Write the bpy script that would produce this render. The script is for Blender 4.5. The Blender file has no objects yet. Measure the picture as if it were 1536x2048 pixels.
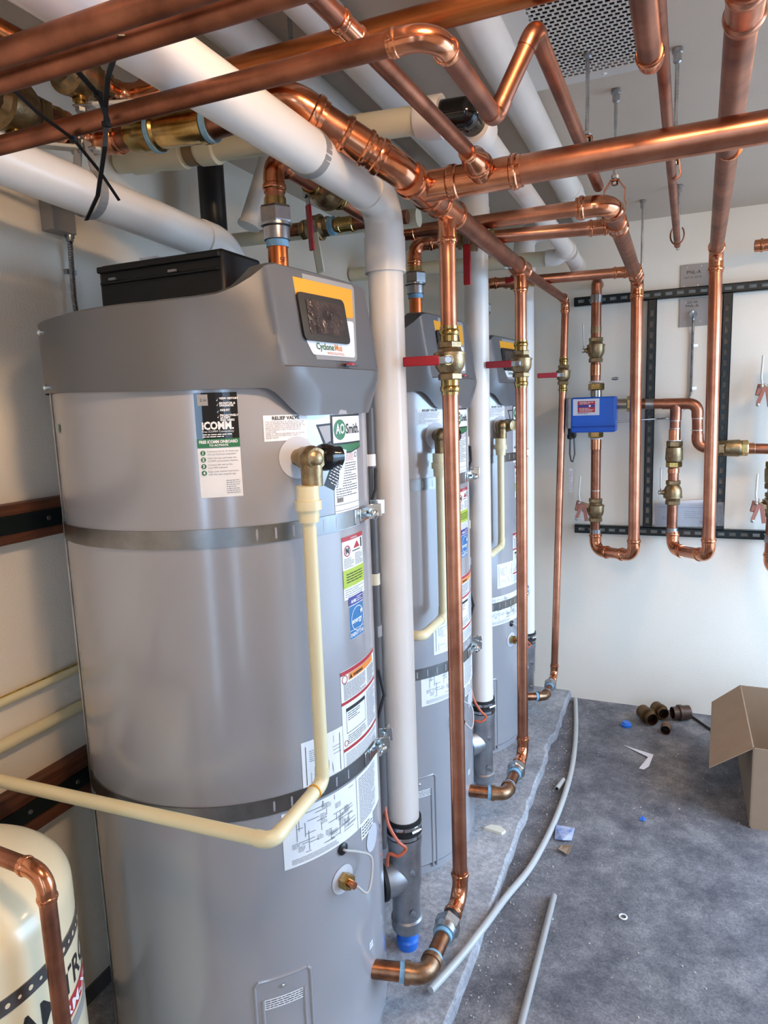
import bpy, math, random
from mathutils import Vector, Matrix
random.seed(7)
S = bpy.context.scene
COL = S.collection
V = Vector
def lin(c):
    c = c / 255.0
    return c / 12.92 if c <= .04045 else ((c + .055) / 1.055) ** 2.4
def rgb(r, g, b): return (lin(r), lin(g), lin(b), 1)

# ------------------------------------------------------------------ camera, world, light
YAW, PITCH, ROLL, FPX = math.radians(23.39), math.radians(8.62), math.radians(-2.02), 1375.0
cf = V((-math.sin(YAW) * math.cos(PITCH), math.cos(YAW) * math.cos(PITCH), -math.sin(PITCH)))
cr = V((math.cos(YAW), math.sin(YAW), 0)); cu = cr.cross(cf)
r2 = math.cos(ROLL) * cr + math.sin(ROLL) * cu
u2 = -math.sin(ROLL) * cr + math.cos(ROLL) * cu
cd = bpy.data.cameras.new('camera'); cam = bpy.data.objects.new('camera', cd); COL.objects.link(cam)
cam.matrix_world = Matrix(((r2.x, u2.x, -cf.x, 0), (r2.y, u2.y, -cf.y, 0), (r2.z, u2.z, -cf.z, 1.6), (0, 0, 0, 1)))
cd.sensor_fit = 'HORIZONTAL'; cd.sensor_width = 36; cd.lens = FPX / 1536 * 36; cd.clip_start = .02
S.camera = cam
S.view_settings.view_transform = 'Standard'; S.view_settings.look = 'None'
S.view_settings.gamma = 1; S.view_settings.use_curve_mapping = False
S.view_settings.exposure = 0.08
w = bpy.data.worlds.new('daylight'); S.world = w; w.use_nodes = True
bg = w.node_tree.nodes['Background']; bg.inputs[0].default_value = (.46, .69, 1.0, 1); bg.inputs[1].default_value = 11.6
# light portals in the side door and the added front slits (guide sampling of the sky only)
for nm, loc, rot, sx, sy in (('added_slit_portal', (.07, -.98, 1.1), (math.radians(90), 0, 0), .2, 2.0), ('added_slit_portal', (1.12, -.98, 1.1), (math.radians(90), 0, 0), .24, 2.0), ('side_door_portal', (1.73, 2.45, 1.075), (math.radians(90), 0, math.radians(90)), 1.9, 2.15)):
    pd = bpy.data.lights.new(nm, 'AREA'); pd.shape = 'RECTANGLE'; pd.size = sx; pd.size_y = sy
    po = bpy.data.objects.new(nm, pd); COL.objects.link(po); po.location = loc; po.rotation_euler = rot
    try: pd.cycles.is_portal = True
    except Exception: pass
LAMP_STRENGTH = (175, 70)

# ------------------------------------------------------------------ materials
MATS = {}
def mat(name, c, rough=.5, metal=0., n=0., ns=8., c2=None, bump=0., bs=60., coat=0., stretch=None, emit=None, spec=None, trans=0, alpha=1):
    if name in MATS: return MATS[name]
    m = bpy.data.materials.new(name); m.use_nodes = True; t = m.node_tree; b = t.nodes['Principled BSDF']
    b.inputs['Roughness'].default_value = rough; b.inputs['Metallic'].default_value = metal
    b.inputs['Coat Weight'].default_value = coat; b.inputs['Coat Roughness'].default_value = .12
    if spec is not None: b.inputs['Specular IOR Level'].default_value = spec
    if trans: b.inputs['Transmission Weight'].default_value = trans
    if alpha < 1: b.inputs['Alpha'].default_value = alpha
    col = rgb(*c); b.inputs['Base Color'].default_value = col
    if emit: b.inputs['Emission Color'].default_value = rgb(*emit[0]); b.inputs['Emission Strength'].default_value = emit[1]
    co = t.nodes.new('ShaderNodeTexCoord'); mp = t.nodes.new('ShaderNodeMapping'); t.links.new(co.outputs['Object'], mp.inputs['Vector'])
    if stretch: mp.inputs['Scale'].default_value = stretch
    nz = t.nodes.new('ShaderNodeTexNoise'); nz.inputs['Scale'].default_value = ns; nz.inputs['Detail'].default_value = 6
    nz.inputs['Roughness'].default_value = .6
    t.links.new(mp.outputs[0], nz.inputs['Vector'])
    rp = t.nodes.new('ShaderNodeValToRGB'); rp.color_ramp.elements[0].position = .36; rp.color_ramp.elements[1].position = .66
    k = 1 - max(n, .03)
    rp.color_ramp.elements[0].color = rgb(*c2) if c2 else (col[0] * k, col[1] * k, col[2] * k, 1)
    rp.color_ramp.elements[1].color = col
    t.links.new(nz.outputs['Fac'], rp.inputs['Fac']); t.links.new(rp.outputs['Color'], b.inputs['Base Color'])
    if bump:
        n2 = t.nodes.new('ShaderNodeTexNoise'); n2.inputs['Scale'].default_value = bs; n2.inputs['Detail'].default_value = 4
        t.links.new(mp.outputs[0], n2.inputs['Vector'])
        bp = t.nodes.new('ShaderNodeBump'); bp.inputs['Strength'].default_value = bump; bp.inputs['Distance'].default_value = .01
        t.links.new(n2.outputs['Fac'], bp.inputs['Height']); t.links.new(bp.outputs[0], b.inputs['Normal'])
    MATS[name] = m
    return m
COPPER = mat('copper_tube', (216, 150, 118), .3, 1, ns=9, c2=(176, 114, 88), stretch=(1, 1, 1))
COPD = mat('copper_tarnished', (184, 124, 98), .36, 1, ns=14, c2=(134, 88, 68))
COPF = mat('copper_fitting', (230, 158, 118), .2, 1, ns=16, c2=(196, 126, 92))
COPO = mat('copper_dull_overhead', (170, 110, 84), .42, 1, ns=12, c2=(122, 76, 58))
SOLD = mat('solder_band', (205, 200, 192), .3, 1)
BRASS = mat('brass_polished', (206, 178, 122), .22, 1, ns=20, c2=(160, 130, 72))
BRONZE = mat('bronze_cast', (172, 150, 114), .38, 1, ns=40, c2=(138, 118, 88), bump=.12, bs=220)
BROWNBR = mat('brown_bronze', (170, 134, 104), .36, .9, ns=30, c2=(126, 96, 72))
REDBR = mat('red_brass_nipple', (168, 116, 84), .36, 1, ns=24, c2=(118, 80, 60))
STEEL = mat('galvanised_steel', (190, 192, 194), .3, 1, ns=18, c2=(150, 152, 154))
CHROME = mat('zinc_bright', (214, 222, 226), .16, 1)
ALU = mat('cast_aluminium', (184, 186, 190), .4, .85, ns=14, c2=(150, 152, 156))
STRAPM = mat('strap_metal', (150, 148, 146), .3, 1, ns=10, c2=(122, 120, 118))
PVC = mat('white_pvc', (240, 234, 226), .28, 0, n=.05, ns=4, spec=.45)
CPVC = mat('cream_cpvc', (234, 222, 180), .34, 0, n=.06, ns=6)
CREAM = mat('ivory_pvc', (222, 214, 186), .36, 0, n=.06, ns=6)
JACKET = mat('grey_enamel', (160, 159, 162), .2, .12, n=.03, ns=3, coat=.5, bump=.012, bs=140)
HOOD = mat('grey_hood_plastic', (96, 97, 99), .36, .1, n=.03, ns=5, bump=.03, bs=400)
BLACK = mat('black_plastic', (24, 24, 26), .35)
BLACKG = mat('black_gloss', (14, 14, 15), .12)
DKGREY = mat('dark_grey_plastic', (88, 87, 88), .4)
MIDGREY = mat('mid_grey_plastic', (150, 148, 146), .4)
SCREEN = mat('display_film', (92, 78, 74), .14, .2, ns=18, c2=(50, 43, 43), bump=.25, bs=40)
YEL = mat('amber_print', (232, 160, 38), .4)
WHITE = mat('white_print', (236, 236, 236), .4)
INK = mat('black_print', (28, 28, 28), .5)
GRN = mat('green_print', (40, 112, 66), .4)
RED = mat('red_print', (176, 40, 48), .4)
OPR = mat('orange_print', (232, 138, 56), .4)
BLU = mat('blue_print', (34, 112, 168), .35)
NAVY = mat('navy_print', (62, 60, 140), .4)
LIME = mat('lime_print', (172, 196, 62), .4)
GREYI = mat('grey_print', (132, 132, 134), .5)
FOIL = mat('label_glossy_black', (40, 40, 40), .1, .4)
SEAL = mat('blue_thread_sealant', (140, 186, 214), .5, ns=60, c2=(112, 160, 192))
TEFL = mat('white_flux_band', (226, 220, 212), .5)
REDH = mat('red_lever_vinyl', (168, 28, 40), .35)
TERRA = mat('terracotta_enamel', (158, 104, 90), .4, .3)
WHTL = mat('white_lever_vinyl', (214, 212, 202), .35)
BLUEBOX = mat('blue_enamel', (18, 92, 196), .3, n=.06)
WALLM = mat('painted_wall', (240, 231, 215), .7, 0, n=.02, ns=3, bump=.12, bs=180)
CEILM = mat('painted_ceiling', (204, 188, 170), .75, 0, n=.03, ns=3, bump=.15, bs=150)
WOOD = mat('stained_lumber', (112, 66, 44), .55, 0, ns=6, c2=(70, 40, 28), stretch=(14, 1, 14))
STRUT = mat('green_black_strut', (24, 33, 33), .35, .2)
CARD = mat('cardboard', (150, 126, 102), .8, 0, n=.08, ns=14)
TANKC = mat('beige_tank_paint', (222, 210, 176), .3, 0, n=.03, coat=.4)
BLUEP = mat('blue_cap_plastic', (40, 110, 206), .35)
ORANGE = mat('orange_tubing', (196, 96, 62), .4)
CLEAR = mat('clear_plastic', (235, 238, 242), .1, 0, trans=.85)
TUBEG = mat('milky_tubing', (186, 186, 182), .35, ns=20, n=.06)
PAPER = mat('paper', (228, 226, 232), .7)
RUBBER = mat('black_rubber', (26, 26, 27), .6)
PLATE = mat('grey_cover_plate', (150, 148, 146), .4, .3)

def floor_mat(name, a, b, c, sc):
    m = bpy.data.materials.new(name); m.use_nodes = True; t = m.node_tree; bs = t.nodes['Principled BSDF']
    co = t.nodes.new('ShaderNodeTexCoord')
    def noise(s, d, r=.65):
        n = t.nodes.new('ShaderNodeTexNoise'); n.inputs['Scale'].default_value = s; n.inputs['Detail'].default_value = d
        n.inputs['Roughness'].default_value = r; t.links.new(co.outputs['Object'], n.inputs['Vector']); return n
    n1 = noise(sc, 14, .72); n2 = noise(sc * 16, 8, .8); n3 = noise(sc * .35, 4)
    r1 = t.nodes.new('ShaderNodeValToRGB'); e = r1.color_ramp.elements
    e[0].position = .36; e[0].color = rgb(*a); e[1].position = .64; e[1].color = rgb(*c)
    k = e.new(.5); k.color = rgb(*b); t.links.new(n1.outputs['Fac'], r1.inputs['Fac'])
    r2_ = t.nodes.new('ShaderNodeValToRGB'); r2_.color_ramp.elements[0].position = .3; r2_.color_ramp.elements[1].position = .72
    r2_.color_ramp.elements[0].color = (.55, .55, .56, 1); r2_.color_ramp.elements[1].color = (1.3, 1.3, 1.3, 1)
    t.links.new(n2.outputs['Fac'], r2_.inputs['Fac'])
    r3 = t.nodes.new('ShaderNodeValToRGB'); r3.color_ramp.elements[0].position = .35; r3.color_ramp.elements[1].position = .65
    r3.color_ramp.elements[0].color = (.86, .86, .88, 1); r3.color_ramp.elements[1].color = (1.08, 1.07, 1.05, 1)
    t.links.new(n3.outputs['Fac'], r3.inputs['Fac'])
    m1 = t.nodes.new('ShaderNodeMix'); m1.data_type = 'RGBA'; m1.blend_type = 'MULTIPLY'; m1.inputs['Factor'].default_value = 1
    m2 = t.nodes.new('ShaderNodeMix'); m2.data_type = 'RGBA'; m2.blend_type = 'MULTIPLY'; m2.inputs['Factor'].default_value = 1
    t.links.new(r1.outputs[0], m1.inputs['A']); t.links.new(r2_.outputs[0], m1.inputs['B'])
    t.links.new(m1.outputs['Result'], m2.inputs['A']); t.links.new(r3.outputs[0], m2.inputs['B'])
    t.links.new(m2.outputs['Result'], bs.inputs['Base Color']); bs.inputs['Roughness'].default_value = .75
    bp = t.nodes.new('ShaderNodeBump'); bp.inputs['Strength'].default_value = .35; bp.inputs['Distance'].default_value = .01
    t.links.new(n2.outputs['Fac'], bp.inputs['Height']); t.links.new(bp.outputs[0], bs.inputs['Normal'])
    return m
FLOORM = floor_mat('dusty_concrete', (88, 88, 94), (117, 116, 120), (146, 145, 146), 8)
PADM = floor_mat('pale_concrete', (146, 148, 152), (172, 173, 176), (196, 196, 198), 4)

# ------------------------------------------------------------------ mesh tools
ORG = {}
class MB:
    def __init__(s): s.v = []; s.f = []
    def add(s, vs, fs):
        o = len(s.v); s.v += [tuple(p) for p in vs]; s.f += [tuple(i + o for i in q) for q in fs]; return s
    def sweep(s, pts, rad, seg=20, cap=True, up=None, flip=0):
        pts = [V(p) for p in pts]
        if not hasattr(rad, '__len__'): rad = [rad] * len(pts)
        n = len(pts); tg = []
        for i in range(n):
            a = i
            while a > 0 and (pts[i] - pts[a]).length < 1e-7: a -= 1
            b = i
            while b < n - 1 and (pts[b] - pts[i]).length < 1e-7: b += 1
            d1 = pts[i] - pts[a]; d2 = pts[b] - pts[i]
            d = (d1.normalized() if d1.length > 1e-7 else V()) + (d2.normalized() if d2.length > 1e-7 else V())
            tg.append(d.normalized() if d.length > 1e-9 else V((0, 0, 1)))
        u = V(up) if up else (V((0, 0, 1)) if abs(tg[0].z) < .9 else V((1, 0, 0)))
        u = (u - tg[0] * u.dot(tg[0])).normalized()
        vs = []; fs = []
        for i in range(n):
            u = (u - tg[i] * u.dot(tg[i])).normalized(); wv = tg[i].cross(u)
            for k in range(seg):
                a = 2 * math.pi * (k + flip) / seg
                vs.append(pts[i] + (u * math.cos(a) + wv * math.sin(a)) * rad[i])
        for i in range(n - 1):
            for k in range(seg):
                k2 = (k + 1) % seg
                fs.append((i * seg + k, i * seg + k2, (i + 1) * seg + k2, (i + 1) * seg + k))
        if cap:
            fs.append(tuple(reversed(range(seg)))); fs.append(tuple(range((n - 1) * seg, n * seg)))
        return s.add(vs, fs)
    def lathe(s, P, ax, prof, seg=24, cap=True, up=None, flip=0):
        P = V(P); ax = V(ax).normalized()
        return s.sweep([P + ax * q[0] for q in prof], [q[1] for q in prof], seg, cap, up, flip)
    def box(s, c, size, M=None):
        c = V(c); h = V(size) / 2; vs = []
        for z in (-1, 1):
            for y in (-1, 1):
                for x in (-1, 1):
                    p = V((x * h.x, y * h.y, z * h.z)); vs.append(c + (M @ p if M else p))
        return s.add(vs, [(0, 2, 3, 1), (4, 5, 7, 6), (0, 1, 5, 4), (2, 6, 7, 3), (0, 4, 6, 2), (1, 3, 7, 5)])
    def bar(s, a, b, w, h, up=(0, 0, 1)):
        a = V(a); b = V(b); d = (b - a); L = d.length; d.normalize(); u = V(up); u = (u - d * u.dot(d)).normalized(); q = d.cross(u)
        M = Matrix((d, q, u)).transposed()
        return s.box((a + b) / 2, (L, w, h), M)
    def prism(s, poly, d):
        n = len(poly); vs = [V(p) for p in poly] + [V(p) + V(d) for p in poly]
        fs = [tuple(reversed(range(n))), tuple(range(n, 2 * n))] + [(i, (i + 1) % n, n + (i + 1) % n, n + i) for i in range(n)]
        return s.add(vs, fs)
    def ribbon(s, pts, w, th=.0012, up=(0, 0, 1)):
        # flat strip of width w along pts; width direction close to up
        pts = [V(p) for p in pts]
        for a, b in zip(pts, pts[1:]): 
            if (b - a).length > 1e-6: s.bar(a, b + (b - a).normalized() * th * .3, th, w, up)
        return s
    def build(s, name, m, parent=None, smooth=True, label=None, cat=None, group=None, kind=None, bevel=0, angle=35):
        me = bpy.data.meshes.new(name)
        if parent is not None: o0 = ORG[parent.name]
        else:
            xs = [p[0] for p in s.v]; ys = [p[1] for p in s.v]; zs = [p[2] for p in s.v]
            o0 = V(((min(xs) + max(xs)) / 2, (min(ys) + max(ys)) / 2, min(zs)))
        me.from_pydata([tuple(V(p) - o0) for p in s.v], [], s.f); me.validate(); me.update()
        if smooth:
            try: me.shade_smooth()
            except Exception: pass
            try: me.set_sharp_from_angle(angle=math.radians(angle))
            except Exception: pass
        me.materials.append(m)
        o = bpy.data.objects.new(name, me); COL.objects.link(o)
        if parent is not None: o.parent = parent; ORG[o.name] = o0
        else: o.location = o0; ORG[o.name] = o0
        if bevel:
            bv = o.modifiers.new('bevel', 'BEVEL'); bv.width = bevel; bv.segments = 2; bv.limit_method = 'ANGLE'
        tag(o, label, cat, group, kind)
        return o
def tag(o, label=None, cat=None, group=None, kind=None):
    if label: o['label'] = label
    if cat: o['category'] = cat
    if group: o['group'] = group
    if kind: o['kind'] = kind
def thing(name, label, cat, loc, group=None):
    o = bpy.data.objects.new(name, None); COL.objects.link(o); o.location = loc; o.empty_display_size = .05
    ORG[o.name] = V(loc); tag(o, label, cat, group); return o
KIDS = {}
def copy_tree(o, parent=None):
    c = o.copy(); COL.objects.link(c); c.parent = parent
    for ch in list(o.children): copy_tree(ch, c)
    return c
def dup(o, dx, label):
    c = copy_tree(o); c.location = o.location + V(dx); c['label'] = label; ORG[c.name] = ORG[o.name] + V(dx); return c

# ------------------------------------------------------------------ pipework tools
def sockprof(r, s):
    # distance from open end inwards, radius: press socket with bead
    return [(0, r * 1.02), (0, r * 1.1), (s * .18, r * 1.1), (s * .24, r * 1.2), (s * .38, r * 1.24), (s * .52, r * 1.2), (s * .58, r * 1.1), (s, r * 1.1)]
def elbow_mb(P, d1, d2, r, k=2.2, press=True, mb=None):
    P = V(P); d1 = V(d1).normalized(); d2 = V(d2).normalized()
    th = d1.angle(d2); Rb = k * r; t = Rb * math.tan(th / 2); s = r * 1.5 if press else r * 1.0
    n = (d2 - d1 * d1.dot(d2)).normalized(); C = P - d1 * t + n * Rb
    arc = []; N = 12
    for i in range(N + 1):
        a = th * i / N; arc.append(C - n * math.cos(a) * Rb + d1 * math.sin(a) * Rb)
    mb = mb or MB()
    pts = []; rad = []
    if press:
        sp = sockprof(r, s)
        for q, rr in sp: pts.append(P - d1 * (t + s - q)); rad.append(rr)
        pts += arc[1:-1]; rad += [r * 1.08] * (N - 1)
        for q, rr in reversed(sp): pts.append(P + d2 * (t + s - q)); rad.append(rr)
    else:
        for q, rr in ((0, r * 1.0), (0, r * 1.09), (s * .3, r * 1.1), (s, r * 1.1)): pts.append(P - d1 * (t + s - q)); rad.append(rr)
        pts += arc[1:-1]; rad += [r * 1.09] * (N - 1)
        for q, rr in ((s, r * 1.1), (s * .3, r * 1.1), (0, r * 1.09), (0, r)): pts.append(P + d2 * (t + s - q)); rad.append(rr)
    mb.sweep(pts, rad, 24)
    return mb, t
def run(T, pts, r, mp, mf=None, press=True, k=2.2, pn='pipe', en='elbow', trim0=0, trim1=0, skip=(), segm={}):
    pts = [V(p) for p in pts]; n = len(pts); ts = [0] * n; out = []
    for i in range(1, n - 1):
        d1 = (pts[i] - pts[i - 1]); d2 = (pts[i + 1] - pts[i])
        if d1.angle(d2) < .03: continue
        mb, t = elbow_mb(pts[i], d1, d2, r, k, press); ts[i] = t
        out.append(mb.build(en, mf or mp, T))
    for i in range(n - 1):
        if i in skip: continue
        d = (pts[i + 1] - pts[i]).normalized()
        a = pts[i] + d * (ts[i] if i else trim0); b = pts[i + 1] - d * (ts[i + 1] if i < n - 2 else trim1)
        if (b - a).dot(d) > .002: out.append(MB().sweep([a, b], r, 24).build(pn, segm.get(i, mp), T))
    return out
def tee(T, P, ax, br, r, rb, L=None, m=None, name='tee', Lb=None):
    P = V(P); ax = V(ax).normalized(); br = V(br).normalized(); L = L or r * 3.2; s = r * 1.4
    sp = sockprof(r, s); prof = [(-L + q, rr) for q, rr in sp] + [(L - q, rr) for q, rr in reversed(sp)]
    mb = MB().lathe(P, ax, prof)
    Lb = Lb or r * 2.6; sb = rb * 1.4
    mb.lathe(P, br, [(0, rb * 1.1)] + [(Lb - q, rr) for q, rr in reversed(sockprof(rb, sb))])
    return mb.build(name, m or COPF, T)
def coupling(T, P, ax, r, L=None, m=None, name='coupling'):
    L = L or r * 2.2; s = L * .8; sp = sockprof(r, s)
    return MB().lathe(P, ax, [(-L + q, rr) for q, rr in sp] + [(L - q, rr) for q, rr in reversed(sp)]).build(name, m or COPF, T)
def band(T, P, ax, r, L, m, name, seg=24):
    return MB().lathe(P, ax, [(-L / 2, r * .9), (-L / 2, r), (L / 2, r), (L / 2, r * .9)], seg).build(name, m, T)
def hexn(T, P, ax, r, L, m, name='hex_nut'):
    e = L * .14
    return MB().lathe(P, ax, [(-L / 2, r * .92), (-L / 2 + e, r), (L / 2 - e, r), (L / 2, r * .92)], 6).build(name, m, T, smooth=False)
def ball_valve(label, P, ax, r, stem, lever, lm, mats=(BRONZE, BRASS), L=.055, LL=.11, group=None, lw=.024, offset=0, press=True, bend=.0):
    P = V(P); ax = V(ax).normalized(); stem = V(stem).normalized(); lever = V(lever).normalized()
    T = thing('ball_valve', label, 'valve', P, group)
    b, e = mats
    MB().lathe(P, ax, [(-L * .62, r * 1.2), (-L * .5, r * 1.45), (-L * .3, r * 1.75), (-L * .1, r * 1.85), (L * .28, r * 1.85), (L * .28, r * 1.95), (L * .4, r * 1.95), (L * .44, r * 1.6), (L * .62, r * 1.3)], 24).build('body', b, T)
    for sg in (-1, 1):
        hexn(T, P + ax * sg * L * .78, ax, r * 1.5, L * .34, b, 'hex_end')
        if press:
            sp = sockprof(r, L * .8); Q = P + ax * sg * L * .9
            MB().lathe(Q, ax * sg, [(L * .8 - q, rr) for q, rr in reversed(sp)]).build('press_end', e, T)
    st = P + stem * r * 1.6
    MB().lathe(st, stem, [(0, r * .62), (r * .5, r * .62), (r * .5, r * .42), (r * 1.0, r * .42)], 12).build('stem', e, T)
    hexn(T, P + stem * r * 2.75, stem, r * .46, r * .42, STEEL, 'stem_nut')
    h0 = P + stem * r * 2.5; wd = stem.cross(lever)
    lv = MB().bar(h0 - lever * r * .5, h0 + lever * LL * .25 + stem * bend, .0035, lw * .75, wd)
    hd = lv.build('lever', STEEL, T, bevel=.0008)
    MB().bar(h0 + lever * (LL * .12 + r * .4) + stem * bend, h0 + lever * LL + stem * bend, .007, lw, wd).build('lever_grip', lm, hd, bevel=.003)
    return T

# ------------------------------------------------------------------ lettering
TXT = {}
def text_mesh(s, size, res=2, off=0.0):
    key = (s, round(size, 5), res, off)
    if key in TXT: return TXT[key]
    cu_ = bpy.data.curves.new('t', 'FONT'); cu_.body = s; cu_.size = size; cu_.resolution_u = res; cu_.offset = off; cu_.fill_mode = 'FRONT'
    o = bpy.data.objects.new('t', cu_); COL.objects.link(o); dg = bpy.context.evaluated_depsgraph_get(); dg.update()
    e = o.evaluated_get(dg); me = e.to_mesh()
    vs = [(p.co.x, p.co.y) for p in me.vertices]; fs = [tuple(p.vertices) for p in me.polygons]
    e.to_mesh_clear(); bpy.data.objects.remove(o); bpy.data.curves.remove(cu_)
    xs = [p[0] for p in vs] or [0]
    TXT[key] = (vs, fs, min(xs), max(xs)); return TXT[key]
class Sticker:
    """flat print laid on a surface through fmap(s, t, h): metres right, metres up, metres proud"""
    def __init__(s, fmap, step=.012): s.fm = fmap; s.step = step; s.mb = {}; s.order = []; s.n = 0
    def get(s, m):
        if m.name not in s.mb: s.mb[m.name] = (MB(), m); s.order.append(m.name)
        return s.mb[m.name][0]
    def rect(s, x0, y0, x1, y1, m, lev=1):
        n = max(1, int(abs(x1 - x0) / s.step)); b = s.get(m); h = .0006 * lev; vs = []
        for i in range(n + 1):
            x = x0 + (x1 - x0) * i / n; vs += [s.fm(x, y0, h), s.fm(x, y1, h)]
        b.add(vs, [(2 * i, 2 * i + 2, 2 * i + 3, 2 * i + 1) for i in range(n)]); return s
    def poly(s, pts, m, lev=1):
        # cut into upright strips so that the print follows a curved surface
        def clip(P, xc, sg):
            out = []
            for i in range(len(P)):
                a, b = P[i], P[(i + 1) % len(P)]; da, db = (a[0] - xc) * sg, (b[0] - xc) * sg
                if da >= 0: out.append(a)
                if (da > 0 > db) or (da < 0 < db): t = da / (da - db); out.append((xc, a[1] + (b[1] - a[1]) * t))
            return out
        x0 = min(q[0] for q in pts); x1 = max(q[0] for q in pts); n = max(1, int((x1 - x0) / s.step))
        for i in range(n):
            P = list(pts)
            if i > 0: P = clip(P, x0 + (x1 - x0) * i / n, 1)
            if i < n - 1 and len(P) > 2: P = clip(P, x0 + (x1 - x0) * (i + 1) / n, -1)
            if len(P) > 2: s.get(m).add([s.fm(x, y, .0006 * lev) for x, y in P], [tuple(range(len(P)))])
        return s
    def disc(s, x, y, r, m, lev=1, n=18, r0=0):
        a = [2 * math.pi * i / n for i in range(n)]
        if r0:
            b = s.get(m); vs = [s.fm(x + math.cos(q) * rr, y + math.sin(q) * rr, .0006 * lev) for rr in (r0, r) for q in a]
            b.add(vs, [(i, (i + 1) % n, n + (i + 1) % n, n + i) for i in range(n)])
        else: s.poly([(x + math.cos(q) * r, y + math.sin(q) * r) for q in a], m, lev)
        return s
    def text(s, x, y, size, txt, m, lev=2, align='l', width=None, off=0.0, res=2):
        vs, fs, a, b_ = text_mesh(txt, size, res, off); k = 1.0
        if width: k = width / max(1e-6, b_ - a)
        wd = (b_ - a) * k; x0 = x - {'l': 0, 'c': wd / 2, 'r': wd}[align]
        s.get(m).add([s.fm(x0 + (px - a) * k, y + py, .0006 * lev) for px, py in vs], fs); return s
    def lines(s, x0, y0, x1, y1, rows, m, lev=2, seed=1, fill=.45, words=6):
        rnd = random.Random(seed); hh = (y1 - y0) / rows
        for i in range(rows):
            y = y1 - hh * (i + .5); x = x0; end = x1 - (x1 - x0) * rnd.choice((0, 0, .05, .3))
            while x < end:
                wl = (x1 - x0) / words * rnd.uniform(.4, 1.2); e = min(end, x + wl)
                if e - x > .0008: s.rect(x, y - hh * fill / 2, e, y + hh * fill / 2, m, lev)
                x = e + hh * .35
        return s
    def build(s, name, parent, label=None, stuff=False):
        first = None
        for nm in s.order:
            mb, m = s.mb[nm]
            if first is None: first = mb.build(name, m, parent, smooth=False, label=label, kind='stuff' if stuff else None)
            else: mb.build('printing', m, first, smooth=False, kind='stuff')
        return first
def cylmap(c, R, az0, z0):
    def f(s, t, h):
        a = math.radians(az0) + s / R
        return V((c[0] + math.cos(a) * (R + h), c[1] + math.sin(a) * (R + h), z0 + t))
    return f
def smooth(pts, n=6):
    P = [V(p) for p in pts]; Q = []
    for i in range(len(P) - 1):
        p0 = P[max(0, i - 1)]; p1 = P[i]; p2 = P[i + 1]; p3 = P[min(len(P) - 1, i + 2)]
        for j in range(n):
            t = j / n; Q.append(.5 * ((2 * p1) + (p2 - p0) * t + (2 * p0 - 5 * p1 + 4 * p2 - p3) * t * t + (3 * p1 - p0 - 3 * p2 + p3) * t ** 3))
    return Q + [P[-1]]
def planemap(o, x, y):
    o = V(o); x = V(x).normalized(); y = V(y).normalized(); n = x.cross(y)
    return lambda s, t, h: o + x * s + y * t + n * h

# ================================================================== STRUCTURE
XL, XR, YB, YF, ZC, ZP = -1.43, 1.75, 3.66, -1.0, 2.44, .038
def slab(name, c, size, m, **k): return MB().box(c, size).build(name, m, None, smooth=False, kind='structure', **k)
slab('floor', ((XL + XR) / 2, (YB + YF) / 2, -.05), (XR - XL + .4, YB - YF + .4, .1), FLOORM)
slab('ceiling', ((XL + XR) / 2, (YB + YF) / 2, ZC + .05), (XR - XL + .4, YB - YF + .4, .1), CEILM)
slab('wall_left', (XL - .05, (YB + YF) / 2, ZC / 2), (.1, YB - YF, ZC), WALLM)
wr = MB(); OY0, OY1, OZ = 1.5, 3.4, 2.15
wr.box((XR + .05, (YF + OY0) / 2, ZC / 2), (.1, OY0 - YF, ZC)); wr.box((XR + .05, (YB + OY1) / 2, ZC / 2), (.1, YB - OY1, ZC)); wr.box((XR + .05, (OY0 + OY1) / 2, (OZ + ZC) / 2), (.1, OY1 - OY0, ZC - OZ))
wr.build('wall_right', WALLM, None, smooth=False, kind='structure')
slab('wall_back', ((XL + XR) / 2, YB + .05, ZC / 2), (XR - XL, .1, ZC), WALLM)
wf = MB()  # narrow front slits added to give the tank its bright streaks
for x0, x1, z0, z1 in ((XL, -.03, 0, ZC), (.17, 1.0, 2.06, ZC), (1.24, XR, 0, ZC), (-.03, .17, 2.1, ZC), (-.03, .17, 0, .1), (1.0, 1.24, 2.1, ZC), (1.0, 1.24, 0, .1)):
    wf.box(((x0 + x1) / 2, YF - .05, (z0 + z1) / 2), (x1 - x0, .1, z1 - z0))
MB().box((.585, YF - .05, 1.03), (.83, .045, 2.06)).build('added_door_leaf_1', MIDGREY, None, smooth=False, kind='structure')  # unseen leaf added to split the tank's bright streak in two
wf.build('wall_front', WALLM, None, smooth=False, kind='structure')
MB().box((4.5, 1.0, -.16), (22, 18, .1)).build('ground', floor_mat('outdoor_paving', (150, 148, 144), (168, 166, 162), (186, 184, 180), 3), None, smooth=False, kind='structure')
slab('baseboard_left', (XL + .004, 1.4, ZP + .022), (.008, 4.4, .044), DKGREY)
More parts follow.
